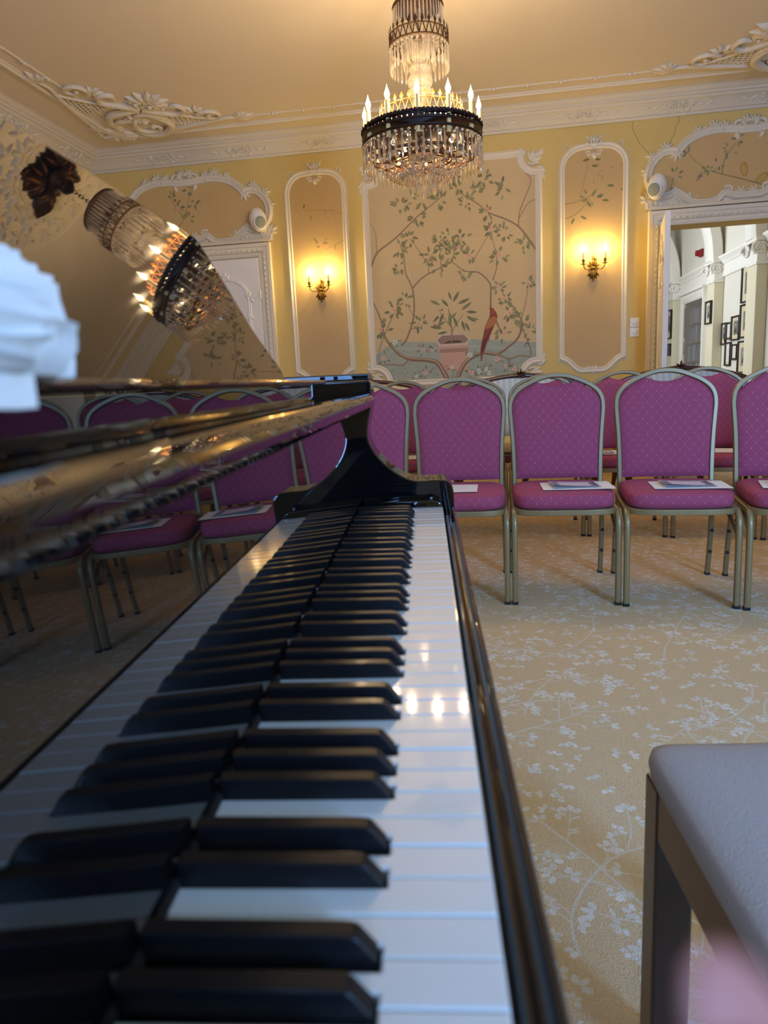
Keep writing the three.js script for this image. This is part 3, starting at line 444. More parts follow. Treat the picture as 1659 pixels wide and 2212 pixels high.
overdoor(-3.05, overPaint((x, w, h) => { inkBranch(x, [[0.4, 0.8], [0.47, 0.6], [0.5, 0.4], [0.54, 0.1]], 3, 2, '#8d7646', w, h); inkBranch(x, [[0.48, 0.6], [0.42, 0.35], [0.4, 0.2]], 3, 2, '#8d7646', w, h); for (const [u, v] of [[0.41, 0.25], [0.44, 0.4], [0.53, 0.15], [0.5, 0.6], [0.55, 0.35]]) inkCluster(x, u * w, v * h, 26, 7, 0.2); }), 'carved overdoor panel above the closed white door');
overdoor(2.31, overPaint((x, w, h) => {
  inkBranch(x, [[0.09, 0.95], [0.11, 0.75], [0.13, 0.6]], 3, 2, '#8d7646', w, h); inkBranch(x, [[0.68, 0.95], [0.58, 0.82], [0.46, 0.7], [0.37, 0.62], [0.31, 0.55]], 6, 3, '#8d7646', w, h); inkBranch(x, [[0.37, 0.62], [0.38, 0.42], [0.43, 0.2]], 4, 2, '#8d7646', w, h); inkBranch(x, [[0.66, 0.98], [0.68, 0.6], [0.72, 0.2]], 5, 3, '#8d7646', w, h); inkBranch(x, [[0.2, 0.3], [0.24, 0.42], [0.29, 0.52]], 2, 2, '#8d7646', w, h); inkBranch(x, [[0.05, 0.1], [0.04, 0.3], [0.0, 0.4]], 2, 2, '#6d5a36', w, h);
  for (const [u, v] of [[0.13, 0.58], [0.09, 0.8], [0.2, 0.3], [0.31, 0.55], [0.35, 0.48], [0.4, 0.3], [0.44, 0.15], [0.28, 0.62], [0.64, 0.3], [0.75, 0.5], [0.8, 0.3], [0.88, 0.6]]) inkCluster(x, u * w, v * h, 24, 6, 0.6);
  for (const [u, v, s] of [[0.48, 0.58, 1], [0.57, 0.72, -1]]) { x.fillStyle = '#c29a4c'; x.beginPath(); x.ellipse(u * w, v * h, 22, 11, s > 0 ? 1.4 : -0.6, 0, 7); x.fill(); x.beginPath(); x.arc(u * w + (s > 0 ? 2 : 16), v * h - 18 + (s > 0 ? 0 : 6), 8, 0, 7); x.fill(); x.strokeStyle = '#7d5a28'; x.lineWidth = 1.5; x.beginPath(); x.ellipse(u * w, v * h, 22, 11, s > 0 ? 1.4 : -0.6, 0, 7); x.stroke(); }
}), 'carved overdoor panel with painted birds above the open doorway');
function casing(cx, name, label) {
  const t = new THREE.Group(); t.name = name; t.userData = { kind: 'structure', label, category: 'door frame' }; t.position.set(cx, 0, ZW); scene.add(t);
  const hw = 0.72, H = 2.27, P = [[0, 0], [0, 0.02], [-0.012, 0.026], [-0.02, 0.018], [-0.04, 0.02], [-0.05, 0.036], [-0.075, 0.044], [-0.09, 0.036], [-0.1, 0.05], [-0.13, 0.05], [-0.135, 0]];
  mesh('casing', frameSweep([[hw, 0], [hw, H], [-hw, H], [-hw, 0]], false, P), M.plaster, t);
  const ent = []; ent.push(boxAB(-hw - 0.15, hw + 0.15, H + 0.13, H + 0.158, 0, 0.06));
  mesh('head_moulding', [frameSweep([[hw + 0.14, H + 0.15], [-hw - 0.14, H + 0.15]], false, [[-0.02, 0], [-0.02, 0.05], [-0.005, 0.066], [0.012, 0.07], [0.012, 0]])], M.plaster, t);
  const run = []; for (let y = 0.15; y < H; y += 0.055) for (const s of [-1, 1]) run.push(leaf(s * (hw + 0.063), y, 0.05, 0.026, 1.57, 0.009, 0)); run.forEach((g) => g.translate(0, 0, 0.04));
  for (let x = -hw; x < hw; x += 0.055) run.push(leaf(x, H + 0.063, 0.05, 0.026, 0, 0.009, 0).translate(0, 0, 0.04));
  mesh('carved_border', run, M.plaster, t);
  return t;
}
casing(-3.05, 'trim_7', 'moulded white frame of the closed door');
casing(2.31, 'trim_8', 'moulded frame of the open doorway');
function doorLeaf(t, w, H, flip) { // hinge side at x = 0, leaf towards +x
  mesh('panel', rbox(w, H, 0.045, w / 2, H / 2, 0, 0.004, 1), M.whitePaint, t);
  const g = []; const cx = w / 2;
  const m = PROF.map(([a, b]) => [a * 0.5, b * 0.55]);
  const hw = w * 0.33;
  const up = []; for (let i = 0; i <= 16; i++) { const a = (i / 16) * Math.PI; up.push([cx + hw * Math.cos(a), 1.86 + 0.2 * Math.sin(a)]); }
  mesh('moulding', [frameSweep([[cx - hw, 0.95], [cx + hw, 0.95], ...up], true, m), frameSweep([[cx - hw, 0.14], [cx + hw, 0.14], [cx + hw, 0.82], [cx - hw, 0.82]], true, m)].map((q) => q.translate(0, 0, 0.0225)), M.whitePaint, t);
  mesh('carving', [...scroll(cx - 0.02, 1.8, 0.17, 1.2, 1.6, 0.012), ...scroll(cx - 0.02, 1.8, 0.11, 4.2, 1.4, 0.01), ...spray(cx, 2.06, 1.57, 0.08, 5, 2.6, 0.014), ...spray(cx + hw, 1.86, 0.9, 0.09, 4, 2.4, 0.012), ...spray(cx - hw, 1.86, 2.2, 0.09, 4, 2.4, 0.012), ...spray(cx + hw - 0.02, 1.72, -1.4, 0.12, 3, 0.6, 0.01), ...spray(cx, 1.62, -1.57, 0.1, 5, 2, 0.01)].map((q) => q.translate(0, 0, 0.024)), M.whitePaint, t);
}
{
  const d = thing('door', 'closed white double door with carved panels', 'door', [-3.05, 0, ZW + 0.024]); delete d.userData.group; d.userData.kind = 'structure'; d.name = 'door_1';
  for (const s of [-1, 1]) { const l = new THREE.Group(); l.name = 'door_leaf'; l.position.set(s < 0 ? -0.72 : 0.002, 0.005, 0); d.add(l); doorLeaf(l, 0.718, 2.255); }
  for (const y of [0.3, 1.9]) mesh('hinge', new THREE.CylinderGeometry(0.009, 0.009, 0.09, 8).translate(0.722, y, 0.024), M.whitePaint, d);
  const o = thing('door', 'white door leaf standing open at the bright doorway', 'door', [1.585, 0, ZW + 0.03]); o.name = 'door_2'; o.userData.kind = 'structure';
  o.rotation.y = -Math.PI / 2 - 0.165; // leaf swings into the room
  doorLeaf(o, 0.7, 2.255); o.position.y = 0.005;
}
// ---------------------------------------------------------------- loudspeakers, light switches, sconces
function loudspeaker(x, y, turn, label) {
  const t = thing('loudspeaker', label, 'loudspeaker', [x, y, ZW], 0, 'egg shaped loudspeakers beside the overdoor panels');
  const head = new THREE.Group(); head.name = 'head'; head.position.set(0, 0, 0.13); head.rotation.set(0.35, turn, 0); t.add(head);
  mesh('shell', tf(new THREE.SphereGeometry(0.1, 28, 20), { s: [0.82, 1.12, 0.95] }), M.whitePaint, head);
  mesh('grille', tf(new THREE.SphereGeometry(0.056, 24, 10, 0, Math.PI * 2, 0, Math.PI / 2), { p: [0, -0.012, 0.086], r: [Math.PI / 2, 0, 0], s: [1, 0.3, 1.05] }), std('#8f907a', 0.8, { bumpMap: noiseBump, bumpScale: 0.001 }), head);
  mesh('grille_ring', [new THREE.TorusGeometry(0.058, 0.006, 8, 28).translate(0, -0.012, 0.086), new THREE.CylinderGeometry(0.06, 0.07, 0.04, 28, 1, true).rotateX(Math.PI / 2).translate(0, -0.012, 0.068)], M.whitePaint, head);
  mesh('bracket', [new THREE.CylinderGeometry(0.014, 0.014, 0.07, 10).rotateX(Math.PI / 2).translate(0, 0, 0.035), rbox(0.05, 0.08, 0.012, 0, 0, 0.006)], M.whitePaint, t);
  mesh('cable', taperTube(curve([[0.0, -0.04, 0.03], [0.005, -0.13, 0.06], [0.0, -0.2, 0.012], [0.004, -0.6, 0.006], [0.006, -1.4, 0.006], [0.006, -y + 0.2, 0.006]], 30), 0.003, 5), M.whitePaint, t);
}
loudspeaker(-2.27, 2.6, 0.5, 'white egg-shaped loudspeaker beside the overdoor left of the left sconce');
loudspeaker(1.5, 2.59, -0.45, 'white egg-shaped loudspeaker at the corner of the doorway');
for (const [y, lab] of [[1.414, 'upper white dimmer switch plate beside the doorway'], [1.324, 'lower white dimmer switch plate beside the doorway']]) {
  const t = thing('light_switch', lab, 'light switch', [1.352, y, ZW], 0, 'dimmer switches by the doorway');
  mesh('plate', rbox(0.086, 0.086, 0.009, 0, 0, 0.0045, 0.003), M.whitePaint, t);
  mesh('knob', [new THREE.CylinderGeometry(0.017, 0.019, 0.016, 20).rotateX(Math.PI / 2).translate(0.004, 0, 0.017)], M.whitePaint, t);
  for (const s of [-1, 1]) mesh('screw', new THREE.CylinderGeometry(0.0035, 0.0035, 0.002, 8).rotateX(Math.PI / 2).translate(s * 0.03, 0, 0.0095), M.brass, t);
}
function flameBulb(L, r) { return lathe([[0.0001, 0], [r * 0.45, 0], [r * 0.6, L * 0.08], [r * 0.95, L * 0.26], [r, L * 0.36], [r * 0.85, L * 0.5], [r * 0.5, L * 0.66], [r * 0.22, L * 0.82], [r * 0.08, L * 0.95], [0.0001, L]], 14); }
function wallSconce(x, y, tilt, label) {
  const t = thing('wall_sconce', label, 'wall sconce', [x, y, ZW + 0.006], 0, 'brass two-candle wall sconces');
  const g = [];
  g.push(...[[0, 0, 0.03], [0, -0.03, 0.026], [0, -0.06, 0.021], [0, -0.09, 0.014], [0, -0.115, 0.007], [0, 0.03, 0.018], [0, 0.055, 0.012]].map(([a, b, r]) => tf(new THREE.SphereGeometry(r, 12, 8), { p: [a, b - 0.02, 0.016], s: [0.75, 0.8, 0.8] })), ...spray(0, -0.02, 1.57, 0.09, 5, 1.5, 0.02).map((q) => q.translate(0, 0, 0.016)), ...spray(0, -0.03, -1.57, 0.11, 5, 0.9, 0.02).map((q) => q.translate(0, 0, 0.016)), ...scroll(0.012, 0.055, 0.02, 0, 1.2, 0.005), leaf(0, 0.05, 0.05, 0.02, 1.5, 0.012));
  mesh('backplate', g, M.brass, t);
  for (const s of [-1, 1]) {
    const dy = s * tilt, ex = s * 0.098, ez = 0.085;
    const a = new THREE.Group(); a.name = 'arm_with_candle'; a.position.set(0, dy, 0); t.add(a);
    mesh('arm', taperTube(curve([[0, -0.01 - dy, 0.025], [s * 0.03, -0.018, 0.04], [s * 0.06, -0.036, 0.06], [s * 0.088, -0.022, 0.078], [ex, 0.01, ez]], 20), 0.0045, 7), M.brass, a);
    mesh('drip_pan', lathe([[0.0001, 0], [0.008, 0], [0.026, 0.004], [0.028, 0.006], [0.01, 0.008], [0.009, 0.018], [0.014, 0.026], [0.012, 0.034], [0.018, 0.046], [0.0001, 0.047]], 18).translate(ex, 0.008, ez), M.brass, a);
    mesh('candle_sleeve', lathe([[0.0105, 0], [0.0105, 0.062], [0.008, 0.066], [0.0001, 0.066]], 16).translate(ex, 0.05, ez), M.candle, a);
    mesh('bulb', flameBulb(0.085, 0.017).translate(ex, 0.115, ez), M.sconceBulb, a);
    const l = new THREE.PointLight(new THREE.Color().setRGB(1, 0.72, 0.28), 0.34); l.position.set(x + ex, y + dy + 0.15, ZW + 0.006 + ez); l.castShadow = true; l.shadow.radius = 1; scene.add(l);
  }
}
wallSconce(-1.7, 1.925, 0.0, 'lit brass two-candle sconce on the panel left of the mural');
wallSconce(0.962, 1.955, 0.0, 'lit brass two-candle sconce on the panel right of the mural');

// ---------------------------------------------------------------- the hall beyond the doorway
M.hallWall = std('#d9d3c4', 0.8); M.hallWhite = std('#e7e2d6', 0.6); M.hallCream = std('#d8cfb0', 0.75);
{
  const X = 3.42, zs = ZW - 0.25, ze = -15.6, HC = 4.3;
  struct('floor', boxAB(0.3, X + 0.3, -0.12, 0, ze, zs), std('#8a7a66', 0.8), 'plain brown floor of the hall beyond the doorway', 'floor').name = 'floor_hall';
  struct('ceiling', boxAB(0.3, X + 0.3, HC, HC + 0.2, ze - 0.2, zs), M.hallWall, 'pale ceiling of the hall beyond the doorway', 'ceiling').name = 'ceiling_hall';
  struct('wall_hall_right', extrude([[-zs, 0], [-ze, 0], [-ze, HC], [-zs, HC]], 0.25, 0, 1, [[[12.42, 0.002], [13.58, 0.002], [13.58, 2.08], [12.42, 2.08]]]).rotateY(Math.PI / 2).translate(X, 0, 0), M.hallWall, 'white side wall of the hall hung with pictures', 'wall');
  struct('wall_hall_end', boxAB(0.3, X + 0.3, 0, HC, ze - 0.2, ze), M.hallWall, 'far end wall of the hall', 'wall');
  struct('wall_hall_above', boxAB(0.3, X + 0.3, ROOM.h + 0.2, HC, zs, zs + 0.1), M.hallWall, 'strip of wall above the salon ceiling line', 'wall');
  struct('wall_hall_left', extrude([[-zs, 0], [-ze, 0], [-ze, HC], [-zs, HC]], 0.25, 0, 1, [[[9.1, 1.0], [12.9, 1.0], [12.9, 3.6], [9.1, 3.6]]]).rotateY(Math.PI / 2).translate(0.35, 0, 0), M.hallWall, 'window wall of the hall', 'wall');
  const win = new THREE.Group(); win.name = 'window_4'; win.userData.kind = 'structure'; win.position.set(0.45, 1.0, -11); scene.add(win);
  mesh('window_frame', [box(0.06, 2.6, 0.06, 0, 1.3, -1.87), box(0.06, 2.6, 0.06, 0, 1.3, 1.87), box(0.06, 2.6, 0.06, 0, 1.3, 0), box(0.06, 0.06, 3.8, 0, 0.03, 0), box(0.06, 0.06, 3.8, 0, 2.57, 0)], M.whitePaint, win);
  for (const s of [-1, 1]) mesh('pane', box(0.004, 2.48, 1.8, 0, 1.3, s * 0.94), M.glassPane, win);
  // entablature along the wall
  const ent = [[0, 2.27], [0.03, 2.27], [0.035, 2.3], [0.03, 2.32], [0.03, 2.44], [0.05, 2.46], [0.055, 2.48], [0.08, 2.51], [0.1, 2.53], [0.1, 2.56], [0, 2.56]];
  struct('trim_9', extrude(ent, zs - ze).rotateY(Math.PI).translate(0, 0, 0).translate(X, 0, zs), M.hallWhite, 'white entablature running along the hall wall', 'cornice');
  // pilasters with scrolled capitals and the arches that rise from them
  const pil = [[-9.9, 'nearest'], [-11.63, 'second'], [-14.05, 'third']];
  pil.forEach(([z, n]) => {
    const t = thing('pilaster', `cream pilaster with scrolled capital, ${n} along the hall wall`, 'pilaster', [X - 0.072, 0, z], 0, 'pilasters along the hall wall');
    mesh('shaft', rbox(0.14, 2.2, 0.34, 0, 1.1, 0, 0.01, 1), M.hallCream, t);
    mesh('neck', [rbox(0.155, 0.035, 0.38, -0.008, 2.215, 0, 0.01), rbox(0.146, 0.2, 0.36, -0.003, 2.32, 0, 0.01)], M.hallWhite, t);
    const v = []; for (const sz of [-1, 1]) for (const sx of [-1, 1]) v.push(...scroll(0, 0, 0.075, 0, 2.0, 0.018).map((g) => g.rotateY(sz > 0 ? 0 : Math.PI).translate(sx * 0.02 - 0.055, 2.39, sz * 0.18))); for (const sz of [-1, 1]) v.push(...scroll(0, 0, 0.075, 0, 2.0, 0.018).map((g) => g.rotateY(-Math.PI / 2).translate(-0.085, 2.39, sz * 0.13)));
    v.push(rbox(0.17, 0.05, 0.42, -0.02, 2.5, 0, 0.012), ...spray(0, 2.36, 1.57, 0.09, 5, 2, 0.02).map((g) => g.translate(-0.02, 0, 0.18)));
    mesh('capital', v, M.hallWhite, t);
    const a = struct('trim_arch', barTube(curve(Array.from({ length: 17 }, (_, i) => { const q = (i / 16) * Math.PI; return [X - 0.1 - 1.3 + 1.3 * Math.cos(q), 2.52 + 1.5 * Math.sin(q), z]; }), 40), 0.1, 0.17, V3(0, 0, 1)), M.hallWhite, `white arch springing from the ${n} hall pilaster`, 'arch');
    a.name = 'trim_' + (10 + pil.findIndex((p) => p[0] === z));
  });
  // glazed door between the second and third pilaster
  const d = thing('door', 'dark glazed bookroom door in white frame in the hall', 'door', [X, 0, -13.0]); d.name = 'door_3'; d.userData.kind = 'structure';
  const P = [[0, 0], [0, 0.03], [-0.03, 0.05], [-0.05, 0.04], [-0.1, 0.06], [-0.14, 0.06], [-0.15, 0]];
  mesh('frame', frameSweep([[0.58, 0], [0.58, 2.08], [-0.58, 2.08], [-0.58, 0]], false, P).rotateY(-Math.PI / 2), M.hallWhite, d);
  mesh('hood', [rbox(0.1, 0.04, 1.5, -0.05, 2.245, 0), rbox(0.07, 0.12, 0.1, -0.035, 2.18, 0.68)], M.hallWhite, d);
  // book niche behind the glass, set into the thickness of the wall
  const oak = std('#5a4028', 0.6), BD = 0.235;
  mesh('niche', [box(0.015, 2.08, 1.16, BD, 1.04, 0), box(BD, 0.015, 1.16, BD / 2, 2.072, 0), box(BD, 2.08, 0.015, BD / 2, 1.04, -0.573), box(BD, 2.08, 0.015, BD / 2, 1.04, 0.573)], oak, d);
  const spines = ['#3c4658', '#4d5664', '#6f7a8a', '#43383c', '#5a3a34', '#8c949e'].map((c) => std(c, 0.6));
  const nth = 'leftmost book,second book from the left,third book from the left,fourth book from the left,fifth book from the left,sixth book from the left,seventh book from the left,eighth book from the left,ninth book from the left,middle book,ninth book from the right,eighth book from the right,seventh book from the right,sixth book from the right,fifth book from the right,fourth book from the right,third book from the right,second book from the right,rightmost book'.split(',');
  const rows = ['bottom', 'second', 'third', 'fourth', 'fifth', 'top'];
  for (let sh = 0; sh < 6; sh++) {
    const y = 0.12 + sh * 0.32; mesh('shelf', box(BD - 0.02, 0.016, 1.13, BD / 2, y, 0), oak, d);
    for (let i = 0; i < 19; i++) { const hh = rr(0.2, 0.28), bw = rr(0.036, 0.052); const bk = mesh('book', rbox(0.15, hh, bw, 0, hh / 2, 0, 0.004, 1), spines[Math.floor(rnd() * 6)]); bk.position.set(X + 0.13, y + 0.0085, -13.0 - 0.52 + i * 0.0575); tag(bk, `${nth[i]} in the ${rows[sh]} row behind the glazed hall door`, 'book', 'books behind the glazed hall door'); }
  }
  mesh('pane', box(0.004, 2.06, 1.16, -0.045, 1.03, 0), M.glassPane, d);
  // red sounder on the wall above the entablature
  const r = thing('alarm_sounder', 'small red alarm sounder high on the hall wall', 'alarm', [X, 2.8, -12.63]);
  mesh('base', rbox(0.05, 0.12, 0.12, -0.026, 0, 0, 0.01), std('#7c0f14', 0.5), r); mesh('horn', new THREE.CylinderGeometry(0.045, 0.052, 0.06, 18).rotateZ(Math.PI / 2).translate(-0.08, 0, 0), std('#8c1016', 0.45), r);
  // framed prints: [z, centre y, width, height, on pilaster face?, label]
  const pics = [
    [-10.42, 2.055, 0.44, 0.5, 0, 'largest framed portrait print, topmost right on the hall wall'], [-10.43, 1.56, 0.42, 0.45, 0, 'framed portrait print in the middle of the right-hand column'], [-10.46, 1.08, 0.42, 0.44, 0, 'framed portrait print at the bottom of the right-hand column'],
    [-10.83, 1.49, 0.33, 0.34, 0, 'framed print left of the middle portrait'], [-10.83, 1.16, 0.24, 0.22, 0, 'small dark framed certificate under the left print'], [-11.11, 1.47, 0.22, 0.24, 0, 'framed white certificate with thin dark border'], [-11.11, 1.14, 0.24, 0.34, 0, 'narrow framed print below the white certificate'], [-11.34, 1.44, 0.2, 0.32, 0, 'small gold edged framed print beside the second pilaster'],
    [-11.63, 1.78, 0.28, 0.34, 1, 'dark framed print hung on the second pilaster'], [-14.05, 1.78, 0.3, 0.52, 1, 'framed print hung on the third pilaster'], [-14.0, 1.32, 0.16, 0.22, 1, 'tiny framed print low on the third pilaster']];
  const dark = std('#1d1512', 0.45), mount = std('#cdbd98', 0.8), pmat = [0, 1, 2].map((k) => std('#ffffff', 0.8, { map: ctex(128, 192, (x, w, h) => { x.fillStyle = ['#6f6a62', '#777068', '#8a847a'][k]; x.fillRect(0, 0, w, h); speckle(x, w, h, 2500, ['#4a4640', '#98918a', '#5c574f'], 1, 4, 0.5); x.fillStyle = '#b3aa9c'; x.beginPath(); x.ellipse(w / 2, h * 0.3, 15, 19, 0, 0, 7); x.fill(); x.fillStyle = '#3c3833'; x.beginPath(); x.moveTo(20, h * 0.85); x.quadraticCurveTo(w / 2, h * 0.2, w - 20, h * 0.85); x.fill(); x.fillStyle = '#a89f90'; x.beginPath(); x.ellipse(w / 2, h * 0.3, 13, 17, 0, 0, 7); x.fill(); }) })), cert = std('#ffffff', 0.7, { map: ctex(128, 128, (x, w, h) => { x.fillStyle = '#dcd8cc'; x.fillRect(0, 0, w, h); x.fillStyle = '#8a877e'; for (let i = 0; i < 9; i++) x.fillRect(24, 20 + i * 11, rr(40, 84), 2); }) });
  pics.forEach(([z, y, w, h, onP, lab], i) => {
    const t = thing('framed_print', lab, 'picture', [onP ? X - 0.147 : X, y, z], -Math.PI / 2, 'framed prints in the hall');
    mesh('frame', frameSweep([[-w / 2, -h / 2], [w / 2, -h / 2], [w / 2, h / 2], [-w / 2, h / 2]], true, [[0.0, 0], [0.0, 0.03], [-0.008, 0.034], [-0.02, 0.022], [-0.024, 0.01]].map(([a, b]) => [-a, b])), dark, t);
    mesh('mount', box(w - 0.03, h - 0.03, 0.008, 0, 0, 0.006), mount, t);
    const c = /certificate/.test(lab); mesh('print', box(w * (c ? 0.7 : 0.5), h * (c ? 0.7 : 0.56), 0.002, 0, 0.005, 0.0112), c ? cert : pmat[i % 3], t);
  });
}

// ---------------------------------------------------------------- chandelier
{
  const C = [-0.3785, 0, -4.3335];
  const t = thing('chandelier', 'crystal chandelier with candle bulbs hanging from the salon ceiling', 'chandelier', [C[0], 2.02, C[2]]);
  const Y0 = 2.02; const at = (m) => { m.position.y -= Y0; return m; };
  const ringXZ = (r, y, n, off, f) => { for (let i = 0; i < n; i++) { const a = off + (i / n) * Math.PI * 2; f(Math.sin(a) * r, y, Math.cos(a) * r, a, i); } };
  // ceiling boss with gilt leaves, chain
  mesh('ceiling_boss', [lathe([[0.0001, 3.2], [0.02, 3.205], [0.045, 3.23], [0.05, 3.25], [0.035, 3.27], [0.06, 3.29], [0.075, 3.32], [0.06, 3.34], [0.07, 3.379], [0.0001, 3.379]], 20)], M.gold, t).position.y -= Y0;
  for (let i = 0; i < 4; i++) {
    const g = merge([...spray(0.05, 0, 0, 0.2, 5, 1.3, 0.05), leaf(0.04, 0, 0.24, 0.1, 0, 0.07), ...scroll(0.2, 0.03, 0.05, 3, 1.1, 0.02), ...scroll(0.17, -0.05, 0.04, 3, -1.1, 0.018)]).rotateX(Math.PI / 2).translate(0, 3.372, 0).rotateY((i * Math.PI) / 2 + 0.5);
    mesh('gilt_leaf', g, M.gold, t).position.y -= Y0;
  }
  for (let i = 0; i < 7; i++) mesh('chain_link', tf(new THREE.TorusGeometry(0.011, 0.0032, 6, 14), { p: [0, 3.19 - i * 0.0235, 0], r: [0, i % 2 ? Math.PI / 2 : 0, 0], s: [0.85, 1.35, 1] }), M.iron, t).position.y -= Y0;
  mesh('top_cap', lathe([[0.0001, 3.058], [0.02, 3.053], [0.03, 3.043], [0.11, 3.03], [0.14, 3.015], [0.145, 3.003], [0.136, 2.997], [0.0001, 3.0]], 32), M.bronze, t).position.y -= Y0;
  // crystal prisms
  const prism = (L, r, n = 6) => crease(new THREE.CylinderGeometry(r, r, 1, n).applyMatrix4(new THREE.Matrix4()), 0.3) && crease(lathe([[0.0001, 0], [r * 0.5, -L * 0.06], [r * 0.75, -L * 0.3], [r, -L * 0.74], [r * 0.8, -L * 0.84], [0.0001, -L]], n), 0.2);
  const bead = crease(new THREE.IcosahedronGeometry(1, 1), 0.2);
  const P1 = prism(0.165, 0.0075), P2 = prism(0.115, 0.0075), P3 = prism(0.135, 0.0085), P4 = prism(0.095, 0.0075), P5 = prism(0.07, 0.007);
  const hang = (g, x, y, z, tiltOut, a) => { const m = mesh('crystal_drop', g, M.crystal, t); m.position.set(x, y - Y0, z); m.rotation.set(0, a, 0); return m; };
  // upper tier: curtain of prisms from the cap to the gothic ring
  ringXZ(0.139, 2.995, 42, 0, (x, y, z, a) => hang(P1, x, y, z, 0, a));
  const gothic = (r, y, h, n) => { const l = [new THREE.TorusGeometry(r, 0.005, 6, 64).rotateX(Math.PI / 2).translate(0, y, 0), new THREE.TorusGeometry(r, 0.004, 6, 64).rotateX(Math.PI / 2).translate(0, y + h * 0.62, 0)]; ringXZ(r, y, n, 0, (x, yy, z, a) => { const w = (Math.PI * r) / n; const pts = []; for (let k = 0; k <= 8; k++) { const q = (k / 8) * 2 - 1; pts.push([Math.sin(a + (q * w) / r) * r, y + h * 0.6 * (1 - Math.pow(Math.abs(q), 1.7)), Math.cos(a + (q * w) / r) * r]); } l.push(taperTube(pts, 0.0028, 5)); l.push(tf(new THREE.OctahedronGeometry(1, 0), { p: [x, y + h * 0.86, z], r: [0, a, 0], s: [w * 0.55, h * 0.26, 0.003] })); }); return l; };
  mesh('upper_gallery', gothic(0.165, 2.805, 0.085, 28), M.bronze, t).position.y -= Y0;
  ringXZ(0.163, 2.79, 34, 0.05, (x, y, z, a) => { hang(P2, x, y - 0.012, z, 0, a); });
  { const l = []; ringXZ(0.163, 2.79, 34, 0.05, (x, y, z) => l.push(tf(bead, { p: [x, y, z], s: [0.008, 0.008, 0.008] }))); ringXZ(0.1, 2.81, 18, 0, (x, y, z) => l.push(tf(bead, { p: [x, y, z], s: [0.009, 0.009, 0.009] }))); mesh('crystal_beads', l, M.crystal, t).position.y -= Y0; }
  ringXZ(0.09, 2.8, 16, 0.2, (x, y, z, a) => hang(P2, x, y, z, 0, a));
  // glass stem
  const stemGlass = lathe([[0.0001, 3.03], [0.012, 3.03], [0.014, 2.86], [0.05, 2.84], [0.072, 2.8], [0.055, 2.755], [0.03, 2.735], [0.034, 2.72], [0.056, 2.705], [0.062, 2.685], [0.044, 2.668], [0.06, 2.652], [0.074, 2.625], [0.066, 2.6], [0.05, 2.588], [0.068, 2.575], [0.07, 2.555], [0.05, 2.535], [0.045, 2.44], [0.05, 2.3], [0.0001, 2.3]], 22);
  mesh('glass_stem', stemGlass, M.crystal, t).position.y -= Y0;
  mesh('rod', new THREE.CylinderGeometry(0.006, 0.006, 0.86, 8).translate(0, 2.6, 0), M.brass, t).position.y -= Y0;
  // inner copper gallery with drops
  mesh('inner_gallery', gothic(0.235, 2.41, 0.085, 34), M.copper, t).position.y -= Y0;
  ringXZ(0.233, 2.393, 34, 0, (x, y, z, a) => hang(P4, x, y - 0.01, z, 0, a));
  { const l = []; ringXZ(0.233, 2.393, 34, 0, (x, y, z) => l.push(tf(bead, { p: [x, y, z], s: [0.009, 0.009, 0.009] }))); mesh('crystal_beads', l, M.crystal, t).position.y -= Y0; }
  // the dark pierced main ring
  const R = 0.338, band = [];
  { const s = []; const N = 240; for (let i = 0; i <= N; i++) { const a = (i / N) * Math.PI * 2; s.push([a * R, 0.062 + 0.012 * Math.abs(Math.sin(a * 24))]); }
    const outline = [[0, 0], [2 * Math.PI * R, 0], ...s.reverse()];
    const holes = []; for (let i = 0; i < 72; i++) { const cx = ((i + 0.5) / 72) * 2 * Math.PI * R; for (const [dy, r] of [[0.044, 0.0042], [0.058, 0.0036]]) { const ox = dy > 0.05 ? 0.0147 : 0; if (cx + ox > 2 * Math.PI * R - 0.012) continue; const c = []; for (let k = 0; k < 6; k++) c.push([cx + ox + r * Math.cos(k * 1.047), dy + r * Math.sin(k * 1.047)]); holes.push(c); } }
    let g = clean(extrude(outline, 0.004, 0, 1, holes)); const p = g.attributes.position; for (let i = 0; i < p.count; i++) { const a = p.getX(i) / R, r = R + p.getZ(i); p.setXYZ(i, Math.sin(a) * r, 2.29 + p.getY(i) * 1.15, Math.cos(a) * r); } g.computeVertexNormals(); band.push(crease(g, 0.5)); }
  band.push(new THREE.TorusGeometry(R + 0.003, 0.007, 8, 90).rotateX(Math.PI / 2).translate(0, 2.293, 0), new THREE.TorusGeometry(R + 0.003, 0.005, 8, 90).rotateX(Math.PI / 2).translate(0, 2.328, 0));
  ringXZ(R + 0.006, 2.37, 48, 0, (x, y, z, a) => band.push(tf(new THREE.SphereGeometry(0.013, 7, 5), { p: [x, y - 0.004, z], r: [0, a, 0], s: [1, 0.9, 0.5] })));
  mesh('main_ring', band, M.darkBronze, t).position.y -= Y0;
  // candles round the ring
  const candle = (x, y, z, sl, lit) => {
    const g = new THREE.Group(); g.name = 'candle_light'; g.position.set(x, y - Y0, z); t.add(g);
    mesh('sleeve', lathe([[0.0125, 0], [0.0125, sl - 0.004], [0.009, sl], [0.0001, sl]], 14), M.candle, g);
    mesh('drip_cup', lathe([[0.0001, -0.012], [0.01, -0.012], [0.02, 0.004], [0.021, 0.008], [0.0001, 0.006]], 14), M.copper, g);
    mesh('bulb', flameBulb(0.078, 0.015).translate(0, sl, 0), M.bulb, g);
    const l = new THREE.PointLight(WARM, lit); l.position.set(C[0] + x, y + sl + 0.03, C[2] + z); l.castShadow = true; l.shadow.radius = 0.7; scene.add(l);
  };
  ringXZ(R - 0.012, 2.245, 12, 0.03, (x, y, z) => candle(x, y, z, 0.2, 0.42));
